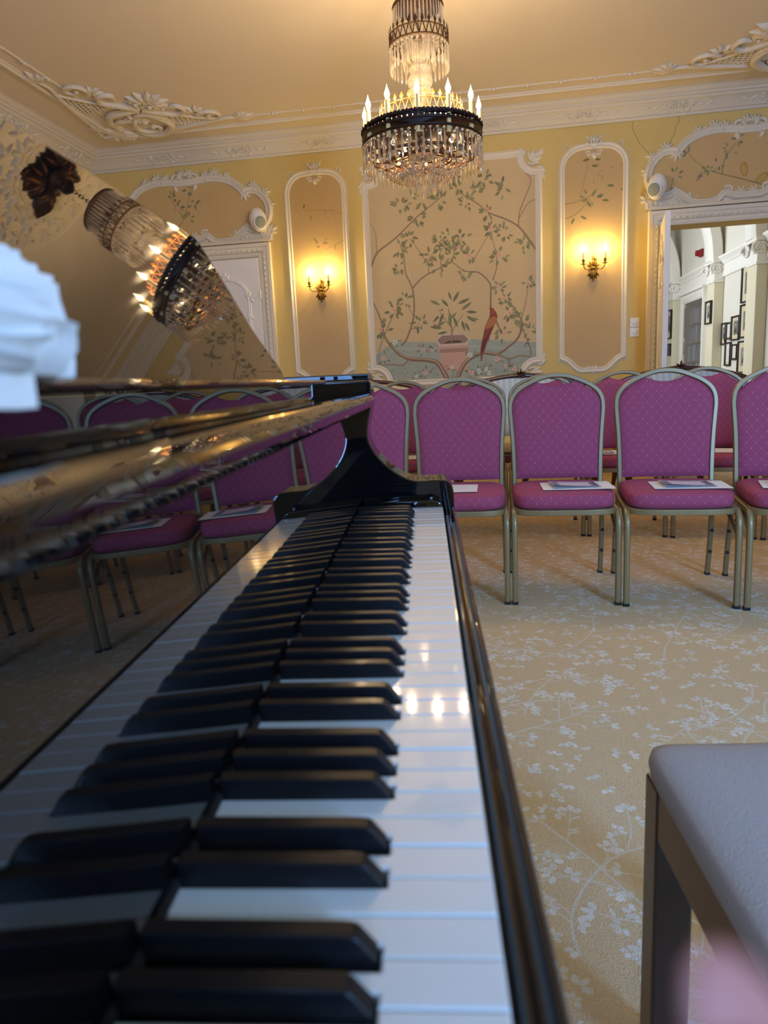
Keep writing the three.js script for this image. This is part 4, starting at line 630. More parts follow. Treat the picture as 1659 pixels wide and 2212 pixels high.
  ringXZ(0.17, 2.225, 6, 0.7, (x, y, z) => candle(x, y, z, 0.07, 0.9));
  // copper ring and spokes that carry the candles
  const spokes = [new THREE.TorusGeometry(0.275, 0.009, 8, 60).rotateX(Math.PI / 2).translate(0, 2.217, 0), new THREE.TorusGeometry(0.17, 0.008, 8, 48).rotateX(Math.PI / 2).translate(0, 2.21, 0)];
  ringXZ(1, 0, 12, 0.03, (x, y, z) => spokes.push(taperTube(curve([[x * 0.05, 2.24, z * 0.05], [x * 0.17, 2.212, z * 0.17], [x * 0.27, 2.214, z * 0.27], [x * 0.325, 2.232, z * 0.325]], 10), 0.005, 5)));
  mesh('candle_arms', spokes, M.copper, t).position.y -= Y0;
  // drops under the main ring
  ringXZ(R + 0.002, 2.275, 56, 0, (x, y, z, a) => hang(P3, x, y - 0.008, z, 0, a));
  { const l = []; ringXZ(R + 0.002, 2.275, 56, 0, (x, y, z) => l.push(tf(bead, { p: [x, y, z], s: [0.009, 0.009, 0.009] })));
    // swags of beads that draw in to the basket
    ringXZ(1, 0, 22, 0.1, (x, y, z) => { for (let k = 0; k < 11; k++) { const q = k / 10, r = lerp(0.32, 0.1, q), yy = 2.265 - 0.15 * Math.sin(q * Math.PI * 0.62) ; l.push(tf(bead, { p: [x * r, yy, z * r], r: [k, k, 0], s: [0.0095, 0.0115, 0.0095] })); } });
    ringXZ(0.1, 2.2, 16, 0, (x, y, z) => l.push(tf(bead, { p: [x, y, z], s: [0.01, 0.01, 0.01] }), tf(bead, { p: [x * 0.7, y - 0.05, z * 0.7], s: [0.01, 0.01, 0.01] })));
    const sw = mesh('crystal_swags', l, M.crystal, t); sw.position.y -= Y0; sw.userData.kind = 'stuff'; }
  mesh('glass_bowl', lathe([[0.05, 2.3], [0.075, 2.29], [0.09, 2.26], [0.08, 2.225], [0.045, 2.205], [0.0001, 2.2]], 22), M.crystal, t).position.y -= Y0;
  ringXZ(0.115, 2.175, 18, 0, (x, y, z, a) => hang(P4, x, y, z, 0, a)); ringXZ(0.075, 2.165, 12, 0.1, (x, y, z, a) => hang(P3, x, y - 0.012, z, 0, a)); ringXZ(0.2, 2.19, 20, 0.1, (x, y, z, a) => hang(P5, x, y, z, 0, a));
  mesh('lower_rod', lathe([[0.0001, 2.19], [0.012, 2.185], [0.013, 2.16], [0.007, 2.12], [0.006, 2.08], [0.009, 2.07], [0.0001, 2.065]], 10), M.darkBronze, t).position.y -= Y0;
  mesh('finial', [new THREE.SphereGeometry(0.019, 16, 12).translate(0, 2.045, 0), lathe([[0.0001, 2.09], [0.012, 2.085], [0.017, 2.075], [0.006, 2.065], [0.0001, 2.06]], 12)], M.crystal, t).position.y -= Y0;
  // plaster rosette of leaves on the ceiling round the boss
  const rz = thing('ceiling_rose', 'ring of white plaster leaves on the ceiling round the chandelier chain', 'plasterwork', [C[0], ROOM.h, C[2]]);
  const rl = []; for (let i = 0; i < 20; i++) rl.push(...spray(0.24 + 0.05 * (i % 2), 0, 0, 0.13, 4, 1.8, 0.022).map((g) => g.rotateZ((i / 20) * 6.283))); for (let i = 0; i < 20; i++) rl.push(...spray(0.41, 0, 0.6, 0.1, 3, 1.6, 0.018).map((g) => g.rotateZ((i / 20) * 6.283 + 0.15)));
  mesh('leaves', merge(rl).rotateX(Math.PI / 2), M.plaster, rz);
  mesh('ring', [new THREE.TorusGeometry(0.22, 0.01, 8, 60), new THREE.TorusGeometry(0.55, 0.01, 8, 80)].map((g) => g.rotateX(Math.PI / 2)), M.plaster, rz);
}
// ---------------------------------------------------------------- chairs
const fabricMap = ctex(320, 384, (x, w, h) => {
  x.fillStyle = '#a24460'; x.fillRect(0, 0, w, h); speckle(x, w, h, 16000, ['#903a54', '#ae506c', '#983e58', '#a44a64'], 1, 3, 0.6);
  x.lineWidth = 5; for (const [a, b] of [[[0, 0], [w, h]], [[w, 0], [0, h]]]) { x.strokeStyle = 'rgba(112,32,56,.9)'; x.beginPath(); x.moveTo(a[0], a[1] + 4); x.lineTo(b[0], b[1] + 4); x.stroke(); x.strokeStyle = 'rgba(212,124,146,.7)'; x.beginPath(); x.moveTo(...a); x.lineTo(...b); x.stroke(); }
  x.fillStyle = '#e2b98c'; for (const [a, b] of [[0, 0], [w, 0], [0, h], [w, h], [w / 2, h / 2]]) { x.beginPath(); x.ellipse(a, b, 11, 12, 0, 0, 7); x.fill(); }
}, { rep: [1 / 0.04, 1 / 0.048] });
const weave = ctex(256, 256, (x, w, h) => { x.fillStyle = '#888'; x.fillRect(0, 0, w, h); for (let i = 0; i < 32; i++) for (let j = 0; j < 32; j++) { x.fillStyle = (i + j) % 2 ? '#aaa' : '#666'; x.fillRect(i * 8, j * 8, 8, 8); } speckle(x, w, h, 8000, ['#000', '#fff'], 1, 2, 0.3); }, { srgb: false, rep: [20, 20] });
M.fabric = phys('#ffffff', 0.85, { map: fabricMap, bumpMap: weave, bumpScale: 0.0006, sheen: 0.25, sheenRoughness: 0.6, sheenColor: new THREE.Color('#c77aa0') });
const frameTop = (x) => { const a = Math.abs(x); return a < 0.1 ? 0.954 - 2.1 * a * a : a < 0.17 ? 0.933 - (a - 0.1) * 0.62 : Math.max(0.8, 0.889 - (a - 0.17) * 1.35); };
function makeChair(label) {
  const t = thing('banquet_chair', label, 'chair', [0, 0, 0], 0, 'magenta banquet chairs set out in rows');
  const seat = cushion(0.21, 0.04, 0.222, 0.42, 0.42, 48, 16).translate(0, 0.437, -0.215);
  mesh('seat', crease(boxUV(seat), 1.2), M.fabric, t);
  mesh('seat_frame', extrude(smooth2([[0.208, -0.16], [0.208, 0.12], [0.192, 0.195], [0.12, 0.224], [0, 0.227], [-0.12, 0.224], [-0.192, 0.195], [-0.208, 0.12], [-0.208, -0.16], [-0.15, -0.2], [0.15, -0.2]], 60, true), 0.024, 0.004, 2).rotateX(Math.PI / 2).translate(0, 0.406, -0.212), M.chairMetal, t);
  const pad = (s) => sheet((u, v) => {
    const q = u * 2 - 1, x = q * lerp(0.188, 0.202, Math.min(1, v * v * 1.9)), top = Math.abs(x) < 0.088 ? 0.905 + 0.022 * (x / 0.088) ** 2 : Math.min(frameTop(x) - 0.014, 0.927), y = lerp(0.478, top, v);
    const puff = 0.019 * Math.pow(Math.max(0, 1 - Math.pow(Math.abs(q), 5)), 0.5) * Math.pow(Math.max(0, 1 - Math.pow(Math.abs(v * 2 - 1), 9)), 0.5);
    return [x, y, -0.428 - (y - 0.45) * 0.118 + s * (0.004 + puff)];
  }, 28, 26);
  mesh('backrest', crease(boxUV(merge([pad(1), pad(-1)])), 1.2), M.fabric, t);
  const zb = (y) => -0.428 - (y - 0.45) * 0.118;
  const bf = []; for (const [x, y] of [[-0.196, 0.385], [-0.196, 0.45], [-0.1972, 0.55], [-0.2015, 0.66], [-0.209, 0.76], [-0.2115, 0.805], [-0.206, 0.845], [-0.187, 0.878], [-0.15, 0.907], [-0.1, 0.931], [-0.05, 0.948], [0, 0.953]]) bf.push([x, y, zb(y)]);
  const fullB = [...bf, ...bf.slice(0, -1).reverse().map(([x, y, z]) => [-x, y, z])];
  mesh('back_frame', [barTube(curve(fullB, 90), 0.0105, 0.014, V3(0, 0.12, 1)), barTube([[-0.196, 0.392, zb(0.392)], [0.196, 0.392, zb(0.392)]], 0.01, 0.008, V3(0, 0, 1))], M.chairMetal, t);
  for (const s of [-1, 1]) {
    const f = mesh('leg', barTube(curve([[s * 0.2105, 0.012, 0.006], [s * 0.2105, 0.15, 0.002], [s * 0.2105, 0.31, -0.004], [s * 0.2105, 0.362, -0.012], [s * 0.2105, 0.388, -0.04], [s * 0.2105, 0.393, -0.1], [s * 0.2105, 0.393, -0.25], [s * 0.205, 0.393, -0.42]], 44), 0.0125, 0.0115, V3(1, 0, 0)), M.chairMetal, t);
    mesh('rubber_foot', rbox(0.025, 0.014, 0.027, s * 0.2105, 0.007, 0.006, 0.003), M.rubber, f);
    const r = mesh('leg', barTube(curve([[s * 0.202, 0.4, -0.424], [s * 0.206, 0.3, -0.436], [s * 0.21, 0.15, -0.466], [s * 0.2105, 0.012, -0.496]], 18), 0.0125, 0.0105, V3(1, 0, 0)), M.chairMetal, t);
    mesh('rubber_foot', rbox(0.023, 0.014, 0.027, s * 0.2105, 0.007, -0.497, 0.003), M.rubber, r);
    for (const [y, z] of [[0.12, -0.46], [0.225, -0.438]]) mesh('bumper', new THREE.CylinderGeometry(0.0075, 0.009, 0.012, 12).rotateX(Math.PI / 2).translate(s * 0.211, y, z), M.rubber, r);
    mesh('brace', barTube([[s * 0.207, 0.3, -0.01], [s * 0.206, 0.375, -0.2]], 0.005, 0.007, V3(1, 0, 0)), M.chairMetal, t);
  }
  return t;
}
const chair0 = makeChair('x');
let chairUsed = false;
function chair(x, z, turn, label, group) {
  if (!chairUsed) { chairUsed = true; chair0.position.set(x, 0, z); chair0.rotation.y = turn; chair0.userData.label = label; chair0.userData.group = group; return chair0; }
  return dup(chair0, [x, 0, z], turn, label, group);
}
const FR = 'front row of magenta banquet chairs', BR = 'second row of magenta banquet chairs';
const row1 = [
  [-0.162, -2.918, 0, 'front-row magenta chair just right of the piano arm'], [0.291, -2.915, 0, 'front-row magenta chair with booklet, second from the piano arm'], [0.742, -2.885, -0.06, 'front-row magenta chair with booklet, third from the piano arm'], [1.194, -2.825, -0.14, 'front-row magenta chair cut off by the right picture edge'],
  [-0.612, -2.925, 0.02, 'front-row magenta chair mostly hidden behind the piano arm'], [-1.068, -2.935, 0.02, 'front-row magenta chair hidden behind the music desk'],
  [1.64, -2.73, -0.24, 'fifth front-row chair, seen only mirrored in the piano fallboard'], [2.07, -2.58, -0.36, 'sixth front-row chair, seen only mirrored in the piano fallboard']];
row1.forEach(([x, z, a, l]) => chair(x, z, a, l, FR));
const row2 = [
  [-0.595, -4.235, 0, 'second-row chair just right of the piano arm'], [-0.14, -4.235, 0, 'second-row chair behind the first two front-row chairs'], [0.31, -4.222, -0.02, 'second-row chair hidden behind the front-row chair second from the piano'], [0.765, -4.19, -0.1, 'second-row chair between the second and third front-row chairs'], [1.222, -4.12, -0.14, 'second-row chair between the third front-row chair and the right edge'], [1.68, -4.03, -0.2, 'second-row chair beyond the right picture edge'], [-1.05, -4.24, 0, 'second-row chair hidden behind the piano music desk']];
row2.forEach(([x, z, a, l]) => chair(x, z, a, l, BR));

// programmes and booklets on the seats
const coverMap = ctex(420, 600, (x, w, h) => {
  x.fillStyle = '#f2f0f2'; x.fillRect(0, 0, w, h); x.fillStyle = '#8a8198'; x.fillRect(18, 18, w - 36, h - 36); speckle(x, w, h, 5000, ['#6f6680', '#a69fb4', '#7a6f72', '#94897f'], 2, 8, 0.5);
  x.fillStyle = '#5e566c'; x.fillRect(18, 18, w - 36, 14); x.fillRect(18, h - 60, w - 36, 42);
  x.fillStyle = '#e6e2ee'; x.fillRect(70, 90, w - 140, h - 190); x.strokeStyle = '#50485a'; x.lineWidth = 5; x.strokeRect(70, 90, w - 140, h - 190);
  x.fillStyle = '#2e2838'; x.font = 'bold 52px serif'; x.textAlign = 'center'; x.save(); x.translate(w / 2, h / 2); x.rotate(-Math.PI / 2); x.fillText('LIVE IN ROOM', 0, 18); x.restore();
});
M.cover = std('#ffffff', 0.4, { map: coverMap });
const sheetMap = ctex(300, 424, (x, w, h) => { x.fillStyle = '#f1efec'; x.fillRect(0, 0, w, h); x.fillStyle = '#b9b4b6'; for (let i = 0; i < 22; i++) x.fillRect(36, 60 + i * 15, rr(120, 228), 2); });
M.sheet = std('#ffffff', 0.75, { map: sheetMap });
function paperSheet(w, h, y, bow = 0.004) { const up = sheet((u, v) => [(u - 0.5) * w, y + bow * Math.sin(u * 3.14) * Math.sin(v * 2.6), (0.5 - v) * h], 10, 8); return up; }
function programme(ch, dx, dz, turn, open, lab1, lab2, small) {
  const c = row1.concat(row2)[ch], s = Math.sin(c[2]), k = Math.cos(c[2]), lx = dx, lz = dz, X = c[0] + k * lx + s * lz, Z = c[1] - s * lx + k * lz;
  const p = thing('programme_sheet', lab1, 'paper', [X, 0.4785, Z], c[2] + turn, 'white programme sheets on the chairs');
  mesh('sheet', [paperSheet(0.297, 0.21, 0.0012, 0.003), paperSheet(0.297, 0.21, 0.0004, 0.003)], M.sheet, p);
  if (small) { mesh('picture', box(0.085, 0.0006, 0.11, -0.085, 0.0052, 0.02), M.cover, p); return; }
  const b = thing('booklet', lab2, 'booklet', [X - 0.01, 0.4835, Z + 0.005], c[2] + turn + 0.06, 'concert booklets on the chairs');
  const rot = (g) => { const u = g.attributes.uv; for (let i = 0; i < u.count; i++) { const a = u.getX(i), q = u.getY(i); u.setXY(i, q, 1 - a); } return g; };
  mesh('cover', rot(sheet((u, v) => [(u - 0.5) * 0.2, 0.002 + 0.012 * Math.pow(1 - u, 2) * (1 - 0.4 * v), (0.5 - v) * 0.145], 10, 8)), M.cover, b);
  mesh('pages', [sheet((u, v) => [(u - 0.5) * 0.198, 0.0012 + 0.004 * Math.pow(1 - u, 2), (0.5 - v) * 0.143], 8, 6), sheet((u, v) => [(u - 0.5) * 0.198, 0.0004, (0.5 - v) * 0.143], 4, 4)], M.paper, b);
}
programme(0, -0.06, -0.16, 0.0, 0, 'white sheet with small framed picture on the chair by the piano arm', '', true);
programme(1, 0.06, -0.17, 0.02, 1, 'white sheet under the booklet on the second front-row chair', 'booklet with grey framed cover on the second front-row chair');
programme(2, 0.05, -0.16, 0.0, 1, 'white sheet under the booklet on the third front-row chair', 'booklet with grey framed cover on the third front-row chair');
programme(3, 0.0, -0.16, -0.1, 1, 'white sheet under the booklet on the chair at the right edge', 'booklet on the front-row chair cut off at the right edge');
programme(8, 0.02, -0.16, 0.3, 0, 'white sheet on the second-row chair right of the piano arm', '', true);
programme(11, -0.03, -0.18, 0.1, 0, 'white sheet on the second-row chair between second and third front chairs', '', true);
programme(12, 0.03, -0.2, -0.2, 0, 'white sheet on the second-row chair near the right edge', '', true);
programme(6, 0.03, -0.16, 0.1, 1, 'white sheet on the fifth front-row chair', 'booklet on the fifth front-row chair');

// ---------------------------------------------------------------- settees in front of the mural wall
const stripe = ctex(256, 64, (x, w, h) => { x.fillStyle = '#b3c0c2'; x.fillRect(0, 0, w, h); for (let i = 0; i < 8; i++) { x.fillStyle = i % 2 ? '#c3cdcc' : '#a5b4b8'; x.fillRect(i * 32, 0, 14, h); } speckle(x, w, h, 2000, ['#9aa9ad', '#cfd6d4'], 1, 3, 0.3); }, { rep: [5, 5] });
M.stripe = std('#ffffff', 0.75, { map: stripe });
const cream = std('#c9b98c', 0.8, { bumpMap: weave, bumpScale: 0.0006 });
function settee(x, z, w, up, label) {
  const t = thing('settee', label, 'settee', [x, 0, z], 0, 'upholstered settees in front of the mural wall');
  const hw = w / 2;
  const top = (u) => 0.84 + 0.11 * Math.pow(Math.cos((u * Math.PI) / 2), 0.8);
  mesh('back', boxUV(merge([1, -1].map((s) => sheet((a, b) => { const q = a * 2 - 1; return [q * (hw - 0.05), lerp(0.46, top(q), b), -0.3 - b * 0.09 + s * 0.035 * Math.pow(Math.max(0, (1 - q ** 8) * (1 - (2 * b - 1) ** 8)), 0.5)]; }, 30, 10)))), up, t);
  mesh('crest_rail', [taperTube(Array.from({ length: 31 }, (_, i) => { const q = i / 15 - 1; return [q * (hw - 0.04), top(q) + 0.012, -0.4]; }), (k) => 0.02 + 0.008 * Math.exp(-((k - 0.5) ** 2) * 300), 8), ...spray(0, top(0) + 0.02, 1.57, 0.06, 5, 3, 0.03).map((g) => g.translate(0, 0, -0.39)), ...rosette(0, top(0) + 0.02, 0.03, 0.03).map((g) => g.translate(0, 0, -0.39))], M.mahogany, t);
  mesh('seat_cushion', boxUV(cushion(hw - 0.06, 0.055, 0.29, 0.4, 0.25, 44, 14).translate(0, 0.415, 0.0)), cream, t);
  mesh('seat_rail', [rbox(w - 0.06, 0.07, 0.05, 0, 0.33, 0.28, 0.012), rbox(w - 0.06, 0.07, 0.05, 0, 0.33, -0.3, 0.012), rbox(0.05, 0.07, 0.6, hw - 0.05, 0.33, 0, 0.012), rbox(0.05, 0.07, 0.6, -hw + 0.05, 0.33, 0, 0.012)], M.mahogany, t);
  for (const s of [-1, 1]) {
    mesh('arm', taperTube(curve([[s * (hw - 0.04), 0.36, 0.24], [s * (hw - 0.01), 0.5, 0.22], [s * (hw + 0.01), 0.6, 0.2], [s * (hw - 0.01), 0.64, 0.05], [s * (hw - 0.05), 0.68, -0.2], [s * (hw - 0.06), 0.74, -0.35]], 24), (k) => 0.024 - 0.004 * k, 8), M.mahogany, t);
    for (const f of [1, -1]) mesh('leg', taperTube(curve(f > 0 ? [[s * (hw - 0.06), 0.34, 0.27], [s * (hw - 0.03), 0.24, 0.31], [s * (hw - 0.06), 0.1, 0.27], [s * (hw - 0.05), 0.025, 0.29], [s * (hw - 0.045), 0.0, 0.3]] : [[s * (hw - 0.06), 0.34, -0.29], [s * (hw - 0.05), 0.15, -0.31], [s * (hw - 0.04), 0.0, -0.36]], 16), (k) => 0.034 - 0.017 * k, 8), M.mahogany, t);
  }
  mesh('leg', taperTube(curve([[0, 0.34, 0.27], [0, 0.24, 0.31], [0, 0.1, 0.27], [0, 0.0, 0.3]], 14), (k) => 0.034 - 0.017 * k, 8), M.mahogany, t);
}
settee(0.24, -5.8, 1.15, M.stripe, 'pale blue settee with arched mahogany crest below the mural');
settee(1.55, -5.85, 1.15, M.stripe, 'pale blue settee with arched mahogany crest near the doorway');
settee(-1.08, -5.8, 1.15, cream, 'cream settee with arched mahogany crest behind the piano end');
{
  const t = thing('notice_card', 'small white notice card with dark lettering low under the mural', 'notice', [-0.935, 0.885, ZW + 0.045]);
  mesh('card', box(0.12, 0.16, 0.003, 0, 0, 0.004), std('#ffffff', 0.6, { map: ctex(128, 170, (x, w, h) => { x.fillStyle = '#e6e6ee'; x.fillRect(0, 0, w, h); x.fillStyle = '#33303c'; x.fillRect(10, 10, 40, 14); x.fillRect(60, 12, 30, 10); x.fillRect(96, 8, 26, 16); x.fillStyle = '#8a8894'; for (let i = 0; i < 8; i++) x.fillRect(14, 46 + i * 13, rr(60, 100), 3); }) }), t);
}

// ---------------------------------------------------------------- grand piano (local: x towards the player, y up from the floor, -z towards the treble)
const TH = 0.092958, KY = 0.7245, CP = [-0.0236, 0.2305, 0.0579];
const PT = [-(Math.cos(TH) * CP[0] + Math.sin(TH) * CP[2]), 0, -(-Math.sin(TH) * CP[0] + Math.cos(TH) * CP[2])];
const pw = (v, y, z) => [PT[0] + Math.cos(TH) * v + Math.sin(TH) * z, KY + y, PT[2] - Math.sin(TH) * v + Math.cos(TH) * z];
{
  const t = thing('grand_piano', 'black lacquered grand piano with open keyboard and raised music desk', 'piano', PT, TH);
  const part = (name, geo, mat, parent = t) => { const m = mesh(name, geo, mat, parent); if (parent === t) m.position.y = KY; return m; };
  const B = M.pianoBlack;
  // keys
  const W = 0.0235, KL = 0.1485, gap = 0.0009;
  const names = 'ABCDEFG'; // 52 white keys starting at A
  const blackAfter = { A: 1, C: 1, D: 1, F: 1, G: 1 };
  const whiteShape = (L, R) => { const w = (W - gap) / 2, n = 0.0064; const p = [[w, 0], [w, 0.0495]]; if (R) p.push([w - n, 0.0495], [w - n, KL]); else p.push([w, KL]); if (L) p.push([-w + n, KL], [-w + n, 0.0495]); else p.push([-w, KL]); if (L) p.push([-w, 0.0495]); p.push([-w, 0]); return p.filter((q, i, a) => !i || q[0] !== a[i - 1][0] || q[1] !== a[i - 1][1]); };
  const wg = {}; for (const L of [0, 1]) for (const R of [0, 1]) { // shape x = along keyboard (+ = treble), y = back from the front edge
    let g = extrude(whiteShape(L, R), 0.02, 0.0011, 2); // z = thickness
    // map: shape x -> -z, shape y -> -x, depth -> y
    g = clean(g); const p = g.attributes.position; for (let i = 0; i < p.count; i++) p.setXYZ(i, -p.getY(i), p.getZ(i) - 0.02, -p.getX(i)); g.computeVertexNormals(); wg[L * 2 + R] = crease(g, 0.2);
  }
  const bw = 0.0098, bh = 0.0122;
  let bgk = clean(extrude([[-0.05, -0.004], [-0.0515, 0.0015], [-0.0585, 0.0104], [-0.061, 0.0117], [-0.066, bh], [-KL, bh + 0.0006], [-KL, -0.004]], bw, 0.0013, 3)); bgk.translate(0, 0, -bw / 2); bgk = crease(bgk, 0.3);
  for (let i = 0; i < 52; i++) {
    const n = names[i % 7], R = blackAfter[n] && i < 51 ? 1 : 0, pn = names[(i + 6) % 7], L = i > 0 && blackAfter[pn] ? 1 : 0;
    const k = part('white_key', wg[L * 2 + R], M.keyWhite); k.position.set(0, KY + rr(-0.0003, 0.0003), -(i + 0.5) * W);
    if (R) { const off = { A: 0.0022, C: -0.002, D: 0.002, F: -0.0025, G: 0 }[n]; part('black_key', bgk, M.keyBlack).position.set(0, KY, -(i + 1) * W - off); }
  }
  const zN = 0.012, zF = -1.262; // cheeks
  const zext = (prof, z0, z1, bevel = 0) => extrude(prof, z1 - z0, bevel, 3).translate(0, 0, z0);
  part('key_bed', zext([[0.02, -0.1], [0.02, -0.045], [0.0, -0.045], [0.0, -0.024], [-0.17, -0.024], [-0.17, -0.1]], zF, zN), B);
  part('key_slip', zext(smooth2([[0.0035, -0.06], [0.0035, -0.02], [0.0045, -0.0125], [0.0075, -0.0095], [0.0105, -0.0115], [0.0135, -0.0138], [0.0165, -0.0122], [0.0195, -0.0098], [0.0225, -0.0125], [0.0238, -0.02], [0.0242, -0.06]], 60).concat([[0.0242, -0.1], [0.0035, -0.1]]), zF, zN), B);
  // fallboard, standing open
  const nose = [[-0.1499, -0.01], [-0.1608, 0.1725], [-0.16086, 0.1735], ...smooth2([[-0.1609, 0.1765], [-0.1582, 0.1815], [-0.15, 0.1838], [-0.13, 0.186], [-0.1232, 0.1905], [-0.1208, 0.197], [-0.1225, 0.2045], [-0.1295, 0.2105], [-0.14, 0.2125], [-0.155, 0.2115], [-0.167, 0.2085]], 40), [-0.178, 0.2], [-0.178, -0.01]];
  const fb = part('fallboard', crease(zext(nose, zF + 0.001, zN - 0.001), 0.25), B);
  mesh('felt_strip', box(0.003, 0.006, 1.222, -0.149, 0.001, -0.611), M.felt, fb);
  part('fascia', zext([[-0.183, 0.19], [-0.183, 0.2318], [-0.3, 0.2318], [-0.3, 0.19]], zF + 0.001, zN - 0.001), B);
  // music shelf and the desk that stands on it
  const shelf = part('music_shelf', crease(zext([...smooth2([[-0.17, 0.2325], [-0.1665, 0.2332], [-0.1652, 0.2352], [-0.1665, 0.2372], [-0.17, 0.238]], 10), [-0.34, 0.238], [-0.34, 0.2325]], -0.952, -0.02), 0.6), B);
  const tau = 0.45798;
  { // desk outline in (z, slope): z to the treble is negative
    const o = [[-0.05, 0], [-0.817, 0], ...smooth2([[-0.817, 0.004], [-0.82, 0.02], [-0.807, 0.036], [-0.785, 0.072], [-0.78, 0.105], [-0.765, 0.165], [-0.755, 0.179], [-0.735, 0.181]], 30), [-0.13, 0.181], [-0.11, 0.178], [-0.1, 0.165], [-0.085, 0.1], [-0.06, 0.03]];
    let g = clean(extrude(o, 0.01, 0.0016, 3)); // x = z, y = slope, z = thickness
    const p = g.attributes.position, v0 = -0.1965, y0 = 0.2385, c = Math.cos(tau), s = Math.sin(tau);
    for (let i = 0; i < p.count; i++) { const Z = p.getX(i), S = p.getY(i), T = p.getZ(i) - 0.01; p.setXYZ(i, v0 - s * S + c * T, y0 + c * S + s * T, Z); }
    const idx = g.attributes.position.array; for (let i = 0; i < idx.length; i += 9) for (let k = 0; k < 3; k++) { const q = idx[i + 3 + k]; idx[i + 3 + k] = idx[i + 6 + k]; idx[i + 6 + k] = q; }
    g.computeVertexNormals(); part('music_desk', crease(g, 0.12), B);
    mesh('desk_support', [box(0.012, 0.13, 0.02, -0.32, 0.3, -0.3).rotateZ(0), box(0.012, 0.13, 0.02, -0.32, 0.3, -0.6)], B, shelf);
  }
  // arms with scooped fronts and the cheek blocks
  const arm = [[-0.52, -0.1], [0.0035, -0.1], [0.0035, -0.036], ...smooth2([[0.006, -0.0395], [0.013, -0.041], [0.02, -0.038], [0.0225, -0.03], [0.0228, 0.0], [0.0222, 0.022], [0.0175, 0.036], [0.006, 0.0435], [-0.012, 0.0445], [-0.036, 0.0438], [-0.0575, 0.0462], [-0.075, 0.0545], [-0.0925, 0.0665], [-0.1105, 0.083], [-0.125, 0.1015], [-0.1345, 0.121], [-0.137, 0.138], [-0.1345, 0.157], [-0.1305, 0.174], [-0.127, 0.19]], 60), [-0.1265, 0.2], [-0.1265, 0.232], [-0.13, 0.2362], [-0.52, 0.2362]];
  part('arm', crease(zext(arm, zF - 0.085, zF, 0.003), 0.2), B);
  part('arm', crease(zext(arm, zN, zN + 0.085, 0.003), 0.2), B);
  const cheek = [[-0.1485, -0.024], [-0.006, -0.024], ...smooth2([[-0.002, -0.02], [0.0, -0.006], [-0.004, 0.006], [-0.014, 0.0105], [-0.03, 0.0115]], 14), [-0.1485, 0.0115]];
  part('cheek_block', crease(zext(cheek, zF + 0.0005, -1.2235, 0.002), 0.6), B); part('cheek_block', crease(zext(cheek, 0.0015, zN - 0.0005, 0.002), 0.6), B);
  for (const z of [-1.246]) part('lock_screw', new THREE.CylinderGeometry(0.0055, 0.0065, 0.004, 16).translate(-0.022, 0.0135, z), B);
  // case and lid (plan view)
  const plan = [[-0.34, zN + 0.084], [-1.45, zN + 0.084], ...smooth2([[-1.62, 0.06], [-1.72, -0.06], [-1.74, -0.24], [-1.68, -0.42], [-1.55, -0.56], [-1.35, -0.68], [-1.1, -0.85], [-0.9, -1.08], [-0.74, -1.26], [-0.56, -1.335], [-0.5, zF - 0.084]], 60), [-0.34, zF - 0.084]];
  const flat = (pts, y0, y1, b) => { let g = clean(extrude(pts, y1 - y0, b, 2)); const p = g.attributes.position; for (let i = 0; i < p.count; i++) p.setXYZ(i, p.getX(i), y0 + p.getZ(i), p.getY(i)); const a = p.array; for (let i = 0; i < a.length; i += 9) for (let k = 0; k < 3; k++) { const q = a[i + 3 + k]; a[i + 3 + k] = a[i + 6 + k]; a[i + 6 + k] = q; } g.computeVertexNormals(); return crease(g, 0.2); };
  part('case', flat(plan, -0.1, 0.231, 0.003), B);
  part('lid', flat(plan.map(([x, z]) => [x < -0.35 ? x : -0.4, z]), 0.2365, 0.25, 0.003), B);
  for (const z of [[zF - 0.084, zF - 0.026], [zN + 0.026, zN + 0.084]]) part('lid_edge', rbox(0.28, 0.0125, z[1] - z[0], -0.27, 0.2432, (z[0] + z[1]) / 2, 0.003), B);
  // legs and pedals
  for (const [x, z] of [[-0.25, -1.2], [-0.25, -0.02], [-1.5, -0.2]]) { const l = part('leg', [tf(lathe([[0.03, 0], [0.035, 0.03], [0.03, 0.08], [0.05, 0.3], [0.06, 0.55], [0.075, 0.6], [0.075, 0.6245]], 8), { p: [x, 0.0, z] })], B); l.position.y = 0; }
  const ly = part('pedal_lyre', [rbox(0.03, 0.46, 0.03, -0.42, 0.36, -0.55), rbox(0.03, 0.46, 0.03, -0.42, 0.36, -0.67), rbox(0.2, 0.09, 0.26, -0.4, 0.1, -0.61, 0.01), rbox(0.14, 0.06, 0.2, -0.42, 0.6, -0.61, 0.01)], B); ly.position.y = 0;
  for (const z of [-0.55, -0.61, -0.67]) { const p = mesh('pedal', rbox(0.11, 0.008, 0.024, -0.27, 0.075, z, 0.003), M.brass, ly); }
}
